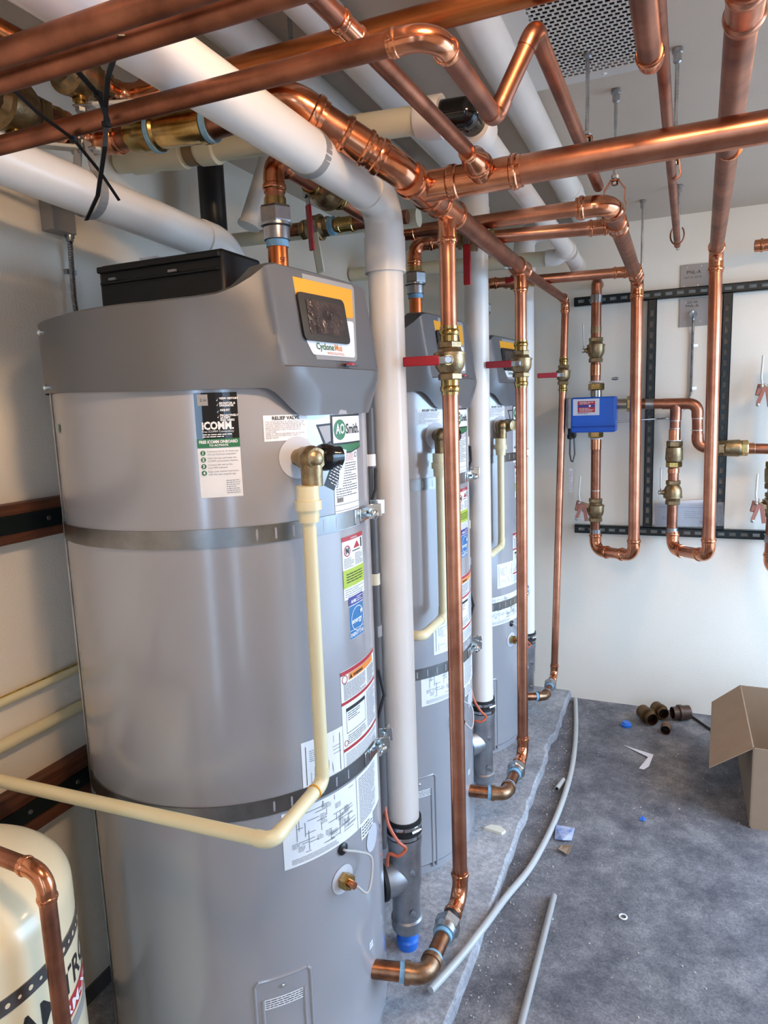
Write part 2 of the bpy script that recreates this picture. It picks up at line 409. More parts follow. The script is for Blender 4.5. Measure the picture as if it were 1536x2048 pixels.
# concrete housekeeping pad with a slightly ragged front edge
pm = MB(); N = 90; X0 = XL; xs = []
rr = random.Random(3)
for i in range(N + 1): xs.append(-.507 + rr.uniform(-.004, .004) - (.012 if 76 < i < 80 else 0))
ys = [YF + (YB - YF) * i / N for i in range(N + 1)]
vs = []
for x, y in zip(xs, ys): vs += [(XL, y, 0), (x, y, 0), (x - .002 + rr.uniform(-.002, .002), y, ZP - .006), (x - .01, y, ZP), (XL, y, ZP)]
fs = []
for i in range(N):
    a, b = i * 5, i * 5 + 5
    for k in range(4): fs.append((a + k, b + k, b + k + 1, a + k + 1))
fs += [(0, 1, 2, 3, 4), tuple(N * 5 + q for q in (4, 3, 2, 1, 0))]
pm.add(vs, fs).build('concrete_pad', PADM, None, smooth=False, label='low pale concrete pad under the three water heaters', cat='pad', kind='structure')

# warm ceiling disc above the frame; second added unseen to warm back wall
for li, (lx, ly, ll) in enumerate(((.1, .5, 'round white ceiling lamp above the camera giving warm light'), (.95, 2.45, 'added unseen round lamp beyond the right edge, warm fill for the back wall'))):
    lt = thing('ceiling_lamp', ll, 'lamp', (lx, ly, 2.37), 'round ceiling lamps')
    MB().lathe((lx, ly, 2.44), (0, 0, -1), [(0, .15), (.03, .15), (.04, .14), (.04, .02)], 32).build('lamp_base', WHITE, lt)
    MB().lathe((lx, ly, 2.40), (0, 0, -1), [(0, .13), (.015, .125), (.028, .09), (.032, .02)], 32).build('diffuser', mat('warm_diffuser_%d' % li, (255, 236, 210), .5, emit=((255, 214, 170), LAMP_STRENGTH[li])), lt)

# ================================================================== WATER HEATERS
TC = V((-1.01, 1.36, ZP)); TR = .3525; PHI = -6.0
def sm(a, b, x):
    t = max(0, min(1, (x - a) / (b - a))); return t * t * (3 - 2 * t)
def lerp_tab(tab, x):
    for (a, p), (b, q) in zip(tab, tab[1:]):
        if x <= b: return p + (q - p) * max(0, min(1, (x - a) / (b - a)))
    return tab[-1][1]
def hood_zb(a): return 1.590 + .055 * sm(20, 34, abs(a)) + .008 * sm(60, 120, abs(a))
def hood_zt(a): return lerp_tab([(0, 1.880), (26, 1.878), (30, 1.872), (35, 1.848), (40, 1.829), (45, 1.816), (52, 1.809), (65, 1.802), (100, 1.795), (180, 1.795)], abs(a))
def hood_D(z): return .356 - .004 * sm(1.64, 1.59, z) if z <= 1.686 else .339 - (z - 1.695) * (.026 / .165)
def hood_r(a, z):
    a = abs(a)
    bell = sm(1.585, 1.68, z) if z < 1.684 else 1 - .85 * sm(1.684, 1.87, z)
    side = .363 + .022 * math.exp(-((a - 26) / 11) ** 2) * bell
    if z > 1.80: side -= .004 * sm(1.8, 1.88, z)
    return min(side, hood_D(z) / math.cos(math.radians(min(a, 80))))
def heater():
    T = thing('water_heater', 'nearest tall grey water heater, beside the beige expansion tank', 'water heater', TC, 'grey water heaters on the pad')
    c = (TC.x, TC.y)
    MB().lathe((c[0], c[1], 0), (0, 0, 1), [(ZP, .335), (ZP, .345), (ZP + .028, .347), (ZP + .03, .3405), (ZP + .034, .3405), (ZP + .036, TR), (1.655, TR), (1.658, TR - .004), (1.66, .1)], 96).build('jacket', JACKET, T, angle=30)
    MB().bar((c[0] + math.cos(math.radians(-126)) * (TR + .001), c[1] + math.sin(math.radians(-126)) * (TR + .001), .1), (c[0] + math.cos(math.radians(-126)) * (TR + .001), c[1] + math.sin(math.radians(-126)) * (TR + .001), 1.66), .004, .004, (1, 0, 0)).build('jacket_seam', STEEL, T)
    # hood
    angs = []; a = -180.0
    while a < 179.9:
        angs.append(a); a += 1.5 if abs(a) < 66 else 5.0
    zr = [1.585 + .005 * i for i in range(20)] + [1.684, 1.687, 1.691, 1.695, 1.70] + [1.71 + .01 * i for i in range(20)]
    n = len(angs); rows = len(zr); vs = []; fs = []
    for z0 in zr:
        for a in angs:
            z = max(hood_zb(a), min(hood_zt(a), z0)); r = hood_r(a, z); A = math.radians(a + PHI)
            vs.append((c[0] + r * math.cos(A), c[1] + r * math.sin(A), z))
    def ring(dr, fz):
        for a in angs:
            zt = hood_zt(a); r = hood_r(a, zt) - dr(a); A = math.radians(a + PHI); vs.append((c[0] + r * math.cos(A), c[1] + r * math.sin(A), fz(a, zt)))
    fr = lambda a: 1 - sm(34, 48, abs(a))
    ring(lambda a: .012, lambda a, z: z + .005)
    ring(lambda a: .026 + .06 * fr(a), lambda a, z: z + .006 + .006 * fr(a))
    ring(lambda a: .03 + .064 * fr(a), lambda a, z: 1.775)
    R_ = rows + 3
    for i in range(R_ - 1):
        for k in range(n):
            k2 = (k + 1) % n; fs.append((i * n + k, i * n + k2, (i + 1) * n + k2, (i + 1) * n + k))
    vs.append((c[0], c[1], 1.775)); q = len(vs) - 1
    for k in range(n): fs.append(((R_ - 1) * n + k, (R_ - 1) * n + (k + 1) % n, q))
    h = MB().add(vs, fs).build('hood', HOOD, T, angle=32)
    # screws on hood side
    for z in (1.775, 1.665):
        A = math.radians(-121); d = V((math.cos(A), math.sin(A), 0))
        MB().lathe(V((c[0], c[1], z)) + d * .362, d, [(0, .006), (.006, .006), (.009, .003)], 10).build('screw', CHROME, T)
    # control panel on inclined front face
    A0 = math.radians(PHI - 2); fwd = V((math.cos(A0), math.sin(A0), 0)); rt = V((-math.sin(A0), math.cos(A0), 0))
    def pm_(s_, t, hh):
        D = hood_D(t) if t > 1.692 else hood_D(1.695)
        return V((c[0], c[1], t)) + fwd * (D + .0015 + hh) + rt * s_
    S_ = Sticker(pm_, .02)
    def rpoly(y0, y1, hw, rd=.012, left_cut=0):
        pts = []
        # corners: bottom-left, bottom-right, top-right, top-left ; hw(z) gives (left,right)
        def pt(side, z, inset): 
            l, r = hw(z); return (l + inset if side < 0 else r - inset, z)
        for (side, z, sg) in ((-1, y0, 1), (1, y0, 1), (1, y1, -1), (-1, y1, -1)):
            for j in range(5):
                q = math.pi / 2 * j / 4
                if (side, sg) in ((-1, 1), (1, -1)): di, dz = rd * (1 - math.sin(q)), rd * (1 - math.cos(q))
                else: di, dz = rd * (1 - math.cos(q)), rd * (1 - math.sin(q))
                if (side, sg) == (-1, 1): ii, zz = rd * (1 - math.cos(q)), rd * (1 - math.sin(q))
                elif (side, sg) == (1, 1): ii, zz = rd * (1 - math.sin(q)), rd * (1 - math.cos(q))
                elif (side, sg) == (1, -1): ii, zz = rd * (1 - math.cos(q)), rd * (1 - math.sin(q))
                else: ii, zz = rd * (1 - math.sin(q)), rd * (1 - math.cos(q))
                pts.append(pt(side, z + sg * zz, ii))
        return pts
    W = lambda z: (-(.070 + (z - 1.705) * .54), .096 + (z - 1.705) * .225)
    Wi = lambda z: (W(z)[0] + .008, W(z)[1] - .010)
    S_.poly(rpoly(1.702, 1.873, W), MIDGREY, 1)
    S_.poly(rpoly(1.797, 1.862, Wi, .006), YEL, 3)
    S_.poly(rpoly(1.711, 1.790, Wi, .006), WHITE, 3)
    S_.text(-.050, 1.7225, .019, 'Cyclone', GRN, 4, width=.062, off=.0004)
    S_.text(.015, 1.7225, .019, 'Mxi', OPR, 4, width=.026, off=.0003)
    S_.text(-.014, 1.7135, .0075, 'MODULATING', OPR, 4, width=.06)
    fp = S_.build('control_panel', T)
    bz = MB(); hwb = lambda z: (-.090, .072)
    pts = rpoly(1.738, 1.833, hwb, .012)
    n_ = len(pts); bz.add([pm_(x, z, .001) for x, z in pts] + [pm_(x, z, .007) for x, z in pts], [tuple(range(n_, 2 * n_))] + [(i, (i + 1) % n_, n_ + (i + 1) % n_, n_ + i) for i in range(n_)])
    bo = bz.build('display_bezel', BLACK, fp, smooth=False)
    sc = Sticker(pm_, .02); sc.poly([(x, z) for x, z in rpoly(1.753, 1.821, lambda z: (-.068, .054), .003)], SCREEN, 13); sc.build('display_screen', fp)
    # small red emblem resting on the shelf below the panel
    e0 = V((c[0], c[1], 1.692)) + fwd * .349 + rt * .05
    MB().lathe(e0, (0, 0, 1), [(0, .012), (.004, .012), (.006, .008)], 16).build('red_emblem', RED, T)
    MB().bar(e0 + rt * -.022 + fwd * .004, e0 + rt * .024 + fwd * .006, .005, .003).build('emblem_base', BLACK, T)
    # ---- labels
    def lab(az0, az1, z0, z1): return Sticker(cylmap(c, TR, az0, z0)), TR * math.radians(az1 - az0), z1 - z0
    s, w_, hh = lab(-60.0, -47.2, 1.442, 1.639)
    s.rect(0, 0, w_, hh, WHITE, 1); s.rect(0, hh * .56, w_, hh, FOIL, 2); s.rect(0, hh * .48, w_, hh * .565, GRN, 3)
    s.rect(.006, hh * .88, .025, hh * .985, MIDGREY, 3); s.text(.011, hh * .92, .008, '2 in', INK, 4)
    for i, tx in enumerate(('VIEW HISTORY', 'MONITOR &', 'DIAGNOSE', 'ADJUST', 'PROACTIVELY', 'SATISFY', 'END USERS')):
        s.text(w_ * .58, hh * (.935, .89, .868, .825, .775, .753, .731)[i], .0052, tx, WHITE, 3, off=.0002)
    for y in (.93, .885, .82, .77): s.poly([(w_ * .51, hh * y), (w_ * .53, hh * (y - .012)), (w_ * .56, hh * (y + .02)), (w_ * .53, hh * (y - .004))], WHITE, 3)
    s.text(w_ * .14, hh * .655, .020, 'iCOMM.', WHITE, 3, width=w_ * .74, off=.0008)
    s.text(w_ * .14, hh * .625, .0055, 'Free iCOMM Connectivity', WHITE, 3, width=w_ * .74)
    s.lines(w_ * .14, hh * .575, w_ * .85, hh * .615, 2, WHITE, 3, 3)
    s.text(w_ / 2, hh * .523, .0078, 'FREE iCOMM ONBOARD', WHITE, 4, 'c', w_ * .9, off=.0003)
    s.text(w_ / 2, hh * .493, .0055, 'TO ACTIVATE', WHITE, 4, 'c', off=.0002)
    for i in range(4):
        y = hh * (.432 - i * .064); s.disc(w_ * .12, y, .0048, GRN, 3); s.text(w_ * .12, y - .0025, .0078, str(i + 1), WHITE, 4, 'c', off=.0003)
        t1 = ('Download the A. O. Smith app', 'Open the app and locate the', 'Connect this unit to the', 'Begin your remote interaction')[i]
        t2 = ('iOS and Android compatible', 'iCOMM connectivity interface', 'local WiFi network', 'with this unit using the app')[i]
        s.text(w_ * .22, y + .001, .0046, t1, GREYI, 3); s.text(w_ * .22, y - .0045, .0046, t2, GREYI, 3)
    s.lines(w_ * .62, hh * .03, w_ * .95, hh * .17, 7, GREYI, 3, 5, .3)
    s.build('connectivity_label', T)
    s, w_, hh = lab(-39.5, -24, 1.543, 1.593)
    s.rect(0, 0, w_, hh, WHITE, 1); s.text(w_ / 2, hh * .82, .0095, 'RELIEF VALVE', INK, 2, 'c', w_ * .62, off=.0003)
    rel = ('THIS WATER HEATER IS PROVIDED WITH A COMBI-', 'NATION TEMPERATURE-PRESSURE RELIEF VALVE', 'FOR SAFE OPERATION OF THE WATER HEATER. THE', 'RELIEF VALVE MUST NOT BE REMOVED FROM', "IT'S DESIGNATED POINT OF INSTALLATION", 'OR PLUGGED.', 'REFER TO "SERVICE INFORMATION" SECTION IN', 'INSTRUCTION FOR OPERATIONAL CHECK OF', 'RELIEF VALVE.')
    for i, tx in enumerate(rel): s.text(w_ * .04, hh * (.71 - .077 * i), .0046, tx, GREYI, 2, width=min(w_ * .9, len(tx) * w_ * .0213), res=1)
    s.build('relief_valve_label', T)
    # brand decal
    s, w_, hh = lab(-20.2, 6.5, 1.506, 1.589)
    s.rect(w_ * .26, hh * .26, w_, hh, INK, 2); s.rect(w_ * .285, hh * .29, w_ * .985, hh * .95, WHITE, 3)
    s.poly([(0, hh * .78), (w_ * .26, hh * .8), (w_ * .26, hh * .30), (w_ * .13, hh * .22)], INK, 1)
    s.poly([(w_ * .035, hh * .73), (w_ * .24, hh * .75), (w_ * .24, hh * .36), (w_ * .145, hh * .30)], MIDGREY, 2)
    s.poly([(w_ * .27, hh * .03), (w_ * .68, hh * .0), (w_, hh * .12), (w_, hh * .30), (w_ * .27, hh * .28)], INK, 2)
    s.poly([(w_ * .29, hh * .07), (w_ * .67, hh * .035), (w_ * .98, hh * .15), (w_ * .98, hh * .25), (w_ * .29, hh * .235)], GRN, 4)
    s.disc(w_ * .43, hh * .62, hh * .26, GRN, 4, 26); s.text(w_ * .43, hh * .52, hh * .36, 'AO', WHITE, 5, 'c', w_ * .19, off=.0006)
    s.text(w_ * .565, hh * .51, hh * .36, 'Smith.', INK, 4, width=w_ * .39, off=.0006)
    s.build('brand_decal', T)
    # rating plate
    s, w_, hh = lab(-13, 3.2, 1.343, 1.511)
    s.rect(0, 0, w_, hh, WHITE, 1); s.disc(w_ * .12, hh * .93, .006, INK, 2, 16, .0048); s.poly([(w_ * .22, hh * .97), (w_ * .38, hh * .97), (w_ * .3, hh * .88)], INK, 2)
    s.disc(w_ * .9, hh * .94, .006, INK, 2, 16, .0045)
    s.lines(w_ * .45, hh * .87, w_ * .8, hh * .97, 5, RED, 2, 7, .35)
    s.lines(w_ * .06, hh * .42, w_ * .92, hh * .86, 14, INK, 2, 8, .3, 9)
    for k in range(10): s.rect(w_ * (.08 + .022 * k), hh * .36, w_ * (.08 + .022 * k + .011), hh * .42, INK, 2)
    s.rect(0, hh * .325, w_, hh * .33, INK, 2); s.rect(0, hh * .25, w_, hh * .255, INK, 2)
    for i, tx in enumerate(('Call', 'A. O. Smith Technical Support', 'Please have', 'Model and Serial Number')): s.text(w_ / 2, hh * (.21, .165, .09, .045)[i], .0062, tx, INK, 2, 'c', None if i in (0, 2) else w_ * .8)
    s.build('rating_plate', T)
    # flammable vapour warning + lime notice
    s, w_, hh = lab(-10.3, 5.0, 1.186, 1.326)
    s.rect(0, 0, w_, hh, WHITE, 1); s.rect(0, hh * .93, w_, hh, RED, 2); s.text(w_ * .5, hh * .945, .006, 'WARNING', WHITE, 3, 'c')
    s.disc(w_ * .2, hh * .77, .0125, RED, 2, 20, .010); s.text(w_ * .2, hh * .735, .016, 'N', INK, 2, 'c', off=.0012)
    s.poly([(w_ * .48, hh * .78), (w_ * .8, hh * .78), (w_ * .66, hh * .89)], RED, 2)
    s.rect(w_ * .86, hh * .76, w_ * .93, hh * .91, INK, 2); s.rect(w_ * .42, hh * .735, w_ * .82, hh * .75, INK, 2)
    s.lines(w_ * .05, hh * .5, w_ * .48, hh * .66, 7, INK, 2, 11, .3, 4); s.lines(w_ * .54, hh * .5, w_ * .95, hh * .70, 8, INK, 2, 12, .3, 4)
    s.rect(0, hh * .19, w_, hh * .475, LIME, 2); s.lines(w_ * .12, hh * .25, w_ * .9, hh * .42, 4, INK, 3, 13, .35, 5)
    s.lines(w_ * .05, hh * .03, w_ * .95, hh * .17, 4, GREYI, 2, 14, .3)
    s.build('warning_label', T)
    s, w_, hh = lab(-7.8, 2.8, 1.092, 1.189)
    s.rect(0, 0, w_, hh, WHITE, 1); s.rect(0, hh * .80, w_, hh, NAVY, 2); s.text(w_ * .12, hh * .85, .010, 'AHRI', WHITE, 3, width=w_ * .35, off=.0004); s.lines(w_ * .52, hh * .83, w_ * .95, hh * .97, 3, WHITE, 3, 21)
    s.rect(w_ * .02, hh * .21, w_ * .98, hh * .78, BLU, 2); s.rect(w_ * .02, hh * .01, w_ * .98, hh * .195, BLU, 2)
    s.disc(w_ * .55, hh * .44, w_ * .44, WHITE, 3, 30, w_ * .415); s.text(w_ * .5, hh * .36, .017, 'energy', WHITE, 3, 'c', w_ * .7, off=.0004)
    st = []
    for k in range(10): 
        q = math.pi / 2 + k * math.pi / 5; r_ = .008 if k % 2 == 0 else .0034; st.append((w_ * .8 + math.cos(q) * r_, hh * .58 + math.sin(q) * r_))
    s.poly(st, WHITE, 4)
    s.text(w_ / 2, hh * .06, .0115, 'ENERGY STAR', WHITE, 3, 'c', w_ * .9, off=.0003)
    s.build('efficiency_label', T)
    # large instruction label
    s, w_, hh = lab(-14.4, 14, .80, 1.031)
    s.rect(0, 0, w_, hh, WHITE, 1)
    s.rect(0, hh * .955, w_, hh * .995, RED, 2); s.rect(w_ * .16, hh * .885, w_ * .9, hh * .95, OPR, 2); s.text(w_ * .26, hh * .90, .009, 'WARNING', INK, 3, off=.0003); s.disc(w_ * .08, hh * .91, .010, RED, 2, 20, .008)
    s.poly([(w_ * .18, hh * .895), (w_ * .24, hh * .895), (w_ * .21, hh * .94)], INK, 3)
    for y in (.66, .19): s.rect(0, hh * y, w_, hh * (y + .03), RED, 2)
    s.lines(w_ * .05, hh * .70, w_ * .6, hh * .87, 12, INK, 2, 31, .35, 8); s.lines(w_ * .65, hh * .70, w_ * .97, hh * .87, 12, INK, 2, 32, .35, 5)
    s.rect(w_ * .08, hh * .58, w_ * .55, hh * .615, INK, 2)
    for x0, y0, x1, y1 in ((.08, .36, .55, .365), (.08, .36, .085, .6), (.545, .36, .55, .6)): s.rect(w_ * x0, hh * y0, w_ * x1, hh * y1, INK, 2)
    s.lines(w_ * .11, hh * .48, w_ * .4, hh * .57, 4, INK, 2, 33, .3, 4)
    s.lines(w_ * .6, hh * .25, w_ * .97, hh * .64, 24, GREYI, 2, 34, .4, 5); s.lines(w_ * .1, hh * .24, w_ * .55, hh * .34, 5, INK, 2, 35, .3, 6)
    s.disc(w_ * .06, hh * .27, .007, RED, 2, 16, .0055); s.lines(w_ * .04, hh * .02, w_ * .96, hh * .17, 9, GREYI, 2, 36, .35, 9)
    s.build('instruction_label', T)
    # piping diagram label beside it
    s, w_, hh = lab(-33.0, -14.6, .80, .909)
    s.rect(0, 0, w_, hh, WHITE, 1)
    for x in (.08, .90): s.rect(w_ * x, hh * .1, w_ * (x + .012), hh * .9, INK, 2)
    rn = random.Random(5)
    for k in range(14):
        x = rn.uniform(.1, .75); y = rn.uniform(.1, .85); 
        if k % 2: s.rect(w_ * x, hh * y, w_ * (x + .2), hh * (y + .012), GREYI, 2)
        else: s.rect(w_ * x, hh * y, w_ * (x + .008), hh * (y + rn.uniform(.1, .25)), GREYI, 2)
    s.lines(w_ * .16, hh * .55, w_ * .4, hh * .8, 6, GREYI, 2, 41, .3, 3)
    s.build('wiring_label', T)
    # large wiring diagram below the strap
    s, w_, hh = lab(-41.5, 14, .636, .765)
    s.rect(0, 0, w_, hh, WHITE, 1); rn = random.Random(9)
    s.rect(w_ * .60, 0, w_ * .604, hh, GREYI, 2)
    for k in range(46):
        x = rn.uniform(.05, .52); y = rn.uniform(.18, .92)
        if k % 3: s.rect(w_ * x, hh * y, w_ * min(.59, x + rn.uniform(.03, .16)), hh * (y + .012), GREYI, 2)
        else: s.rect(w_ * x, hh * y, w_ * (x + .004), hh * min(.97, y + rn.uniform(.1, .35)), GREYI, 2)
    for k in range(16):
        x = rn.uniform(.05, .52); y = rn.uniform(.2, .85); s.lines(w_ * x, hh * y, w_ * (x + .05), hh * (y + .1), 4, GREYI, 2, 50 + k, .4, 2)
    s.lines(w_ * .05, hh * .04, w_ * .4, hh * .14, 4, INK, 2, 45, .25, 5)
    s.lines(w_ * .63, hh * .05, w_ * .9, hh * .95, 24, GREYI, 2, 46, .4, 6)
    s.build('diagram_label', T)
    s, w_, hh = lab(-6, 4.4, .60, .640); s.rect(0, 0, w_, hh, WHITE, 1); s.lines(w_ * .06, hh * .1, w_ * .94, hh * .9, 4, INK, 2, 61, .35); s.build('small_notice', T)
    s, w_, hh = lab(-3.4, -.6, .30, .318); s.rect(0, 0, w_, hh, WHITE, 1); s.lines(w_ * .1, hh * .2, w_ * .9, hh * .8, 2, INK, 2, 62); s.build('inlet_tag', T)
    # relief valve escutcheon, thermostat well, grommet, access panel
    def disc(az, z, r, dh, m, nm, seg=40):
        A = math.radians(az); s = Sticker(cylmap(c, TR, az, z)); s.disc(0, 0, r, m, dh, seg); return s.build(nm, T)
    disc(-28.2, 1.508, .042, 2, mat('pale_grey_plastic', (196, 198, 204), .4), 'escutcheon')
    for az, z, r in ((-18, .548, .033), (3, .575, .033)): disc(az, z, r, 2, mat('pale_grey_plastic', (196, 198, 204), .4), 'escutcheon')
    A = math.radians(-18); d = V((math.cos(A), math.sin(A), 0)); p = V((c[0], c[1], .548)) + d * TR
    wl = hexn(T, p + d * .012, d, .019, .024, BRASS, 'sensor_plug'); MB().lathe(p + d * .02, d, [(0, .009), (.018, .008), (.018, .004)], 14).build('sensor_tip', COPF, T)
    A = math.radians(-17.5); d = V((math.cos(A), math.sin(A), 0)); g = V((c[0], c[1], .622)) + d * TR
    MB().lathe(g, d, [(0, .014), (.004, .014), (.007, .009)], 18).build('grommet', BLACK, T)
    MB().sweep(smooth([g, g + d * .012, g + V((.025, .03, -.022)), g + V((.04, .065, -.055)), p + d * .05 + V((.006, .052, -.012)), p + d * .055 + V((0, .03, -.03)), p + d * .04 + V((0, .01, -.008)), p + d * .03]), .003, 8).build('sensor_cable', TUBEG, T)
    # embossed access panel: raised frame
    az0, az1, z0, z1 = -54.5, -34.2, ZP + .02, .392
    fm = cylmap(c, TR, az0, z0); w_ = TR * math.radians(az1 - az0); hh = z1 - z0
    mb = MB()
    def rib(x0, y0, x1, y1):
        n = 8; pts = [fm(x0 + (x1 - x0) * i / n, y0 + (y1 - y0) * i / n, -.001) for i in range(n + 1)]; mb.sweep(pts, .0042, 8)
    rib(0, 0, 0, hh - .01); rib(w_, 0, w_, hh - .01); rib(.008, hh, w_ - .008, hh); rib(0, hh - .01, .008, hh); rib(w_, hh - .01, w_ - .008, hh); rib(.016, 0, .016, hh - .045); rib(w_ - .016, 0, w_ - .016, hh - .045)
    mb.build('access_panel_rim', JACKET, T)
    MB().lathe(fm(w_ / 2, hh - .022, 0), fm(w_ / 2, hh - .022, 1) - fm(w_ / 2, hh - .022, 0), [(0, .005), (.003, .005), (.005, .002)], 12).build('screw', CHROME, T)
    s, w2, h2 = lab(-51.8, -36.2, .322, .346); s.rect(0, 0, w2, h2, WHITE, 1); s.lines(w2 * .05, h2 * .08, w2 * .95, h2 * .95, 4, INK, 2, 71, .35, 7); s.build('panel_notice', T)
    # side cable raceway
    MB().sweep([(-.725, 1.585, .40), (-.722, 1.590, 1.0), (-.722, 1.595, 1.60)], .013, 14).build('cable_raceway', DKGREY, T)
    for z, m in ((1.47, WHITE), (1.16, CREAM), (1.02, MIDGREY)): band(T, (-.722, 1.592, z), (0, 0, 1), .0145, .03, m, 'raceway_clip', 14)
    MB().sweep([(-.70, 1.535, 1.36), (-.69, 1.55, 1.40), (-.70, 1.575, 1.45)], .005, 8).build('cable', RUBBER, T)
    MB().sweep([(-.705, 1.54, .80), (-.69, 1.555, .86), (-.71, 1.57, .92)], .005, 8).build('cable', RUBBER, T)
    return T
H1 = heater()
H2 = dup(H1, (0, .85, 0), 'middle tall grey water heater, between the two others')
H3 = dup(H1, (0, 1.70, 0), 'farthest tall grey water heater, next to the white back wall')
# items only seen on the nearest heater
gs = MB(); gs.box((0, 0, 0), (.001, .001, .001))
fmg = Sticker(cylmap((TC.x, TC.y), TR, -118.5, 1.575)); fmg.poly([(0, .012), (.012, .016), (.014, .004), (.008, -.006), (.001, .002)], GRN, 2); fmg.build('green_tape', H1)
ib = thing('intake_box', 'black plastic air intake box behind the hood of the nearest heater', 'intake box', (-1.05, 1.42, 1.776))
BXB = mat('black_box_plastic', (13, 13, 14), .5)
MB().box((-1.075, 1.345, 1.862), (.35, .15, .172)).build('box_shell', BXB, ib, bevel=.01)
MB().box((-1.075, 1.266, 1.935), (.34, .012, .014)).build('lid_rib', BXB, ib, bevel=.003)
MB().box((-1.075, 1.267, 1.905), (.33, .008, .006)).build('lid_rib', BXB, ib, bevel=.002)
for x in (-1.20, -1.03): MB().box((x, 1.262, 1.912), (.02, .006, .005)).build('latch', MIDGREY, ib)
MB().box((-1.075, 1.266, 1.825), (.15, .010, .06)).build('front_hatch', BLACKG, ib, bevel=.003)
MB().box((-1.09, 1.26, 1.845), (.016, .004, .012)).build('hatch_label', WHITE, ib)
MB().box((-1.12, 1.30, 1.952), (.05, .012, .01)).build('paper_tag', PAPER, ib)

# ------------------------------------------------------------------ relief valves, discharge piping
A28 = math.radians(-28.2); D28 = V((math.cos(A28), math.sin(A28), 0)); T28 = V((-math.sin(A28), math.cos(A28), 0))
NM = ('nearest', 'middle', 'farthest')
def relief(k):
    o = V((0, .85 * k, 0)); P = V((-.655 - .016 * k, 1.168 - .004 * k, 1.508)) + o
    T = thing('relief_valve', ('brass relief valve with black cap and metal lever on the nearest heater', 'brass relief valve on the middle heater, partly behind the first copper riser', 'brass relief valve on the farthest heater')[k], 'valve', P, 'relief valves')
    base = V((TC.x, TC.y, 1.508)) + o + D28 * TR
    MB().lathe(base, D28, [(0, .017), (.018, .017), (.022, .022), (.05, .023), (.07, .021), (.072, .01)], 22).build('body', BRONZE, T)
    MB().lathe(P + V((0, 0, .012)), (0, 0, -1), [(0, .019), (.02, .022), (.05, .021), (.066, .021), (.066, .015)], 22).build('outlet', BRONZE, T)
    MB().lathe(P, (0, 0, 1), [(.0255 * math.sin(a), max(.001, .0255 * math.cos(a))) for a in [math.pi * (i / 10 - .5) for i in range(11)]], 22).build('elbow_ball', BRONZE, T)
    MB().lathe(P + T28 * .006, T28, [(.012, .018), (.014, .024), (.022, .027), (.034, .027), (.046, .022), (.06, .021), (.066, .012)], 24).build('cap', BLACKG, T)
    if k == 0:
        q = P + T28 * .062
        MB().lathe(q, T28, [(0, .009), (.01, .009), (.012, .004)], 12).build('lever_pin', BRASS, T)
        lv = MB().bar(q + T28 * .012 + V((.004, 0, .012)), q + T28 * -.004 + V((.012, -.012, -.062)), .010, .003, D28).build('test_lever', CHROME, T)
        q2 = q + D28 * .01
        tg = MB().bar(q2 + V((0, 0, 0)), q2 - T28 * .03 + V((.002, -.004, -.06)), .026, .0012, D28).build('tag', BLACK, T)
        a = q2 + D28 * .002; dv = (V((.002, -.004, -.06)) - T28 * .03).normalized(); xr = dv.cross(D28).normalized()
        s = Sticker(planemap(a - xr * .011, xr, dv), .05); s.lines(0, .008, .022, .06, 9, WHITE, 1, 81, .3, 3); s.build('tag_printing', tg, stuff=True)
    return T
for k in range(3): relief(k)
def discharge(k):
    o = .85 * k; x, y = -.655 - .016 * k, 1.148 + o - .004 * k; zb = (.845, .94, 1.0)[k]; ye = (.955, 1.80, 2.64)[k]
    T = thing('discharge_pipe', ('cream discharge pipe from the nearest heater, crossing in front of it to the left wall', 'cream discharge pipe on the middle heater, ending behind the white vent', 'cream discharge pipe on the farthest heater')[k], 'pipe', (x, y, zb), 'cream discharge pipes')
    r = .0138
    MB().lathe((x, y, 1.457), (0, 0, -1), [(0, .017), (.0, .022), (.028, .022), (.028, .026), (.046, .026), (.046, .021), (.07, .020), (.07, .014)], 24).build('adapter', CPVC, T)
    if k == 0: pts = [(x, y, 1.40), (x, y, zb), (x, ye, zb - .01), (-1.30, .945, zb - .02), (-1.40, .945, zb - .02)]
    else: pts = [(x, y, 1.40), (x, y, zb), (x, ye, zb), (-1.40 if k == 1 else -1.40, ye, zb)]
    run(T, pts, r, CPVC, CPVC, press=False, k=1.5)
    if k == 0: band(T, (x, y - .036, zb - .002), (0, 1, 0), .0158, .003, YEL, 'glue_ring')
for k in range(3): discharge(k)

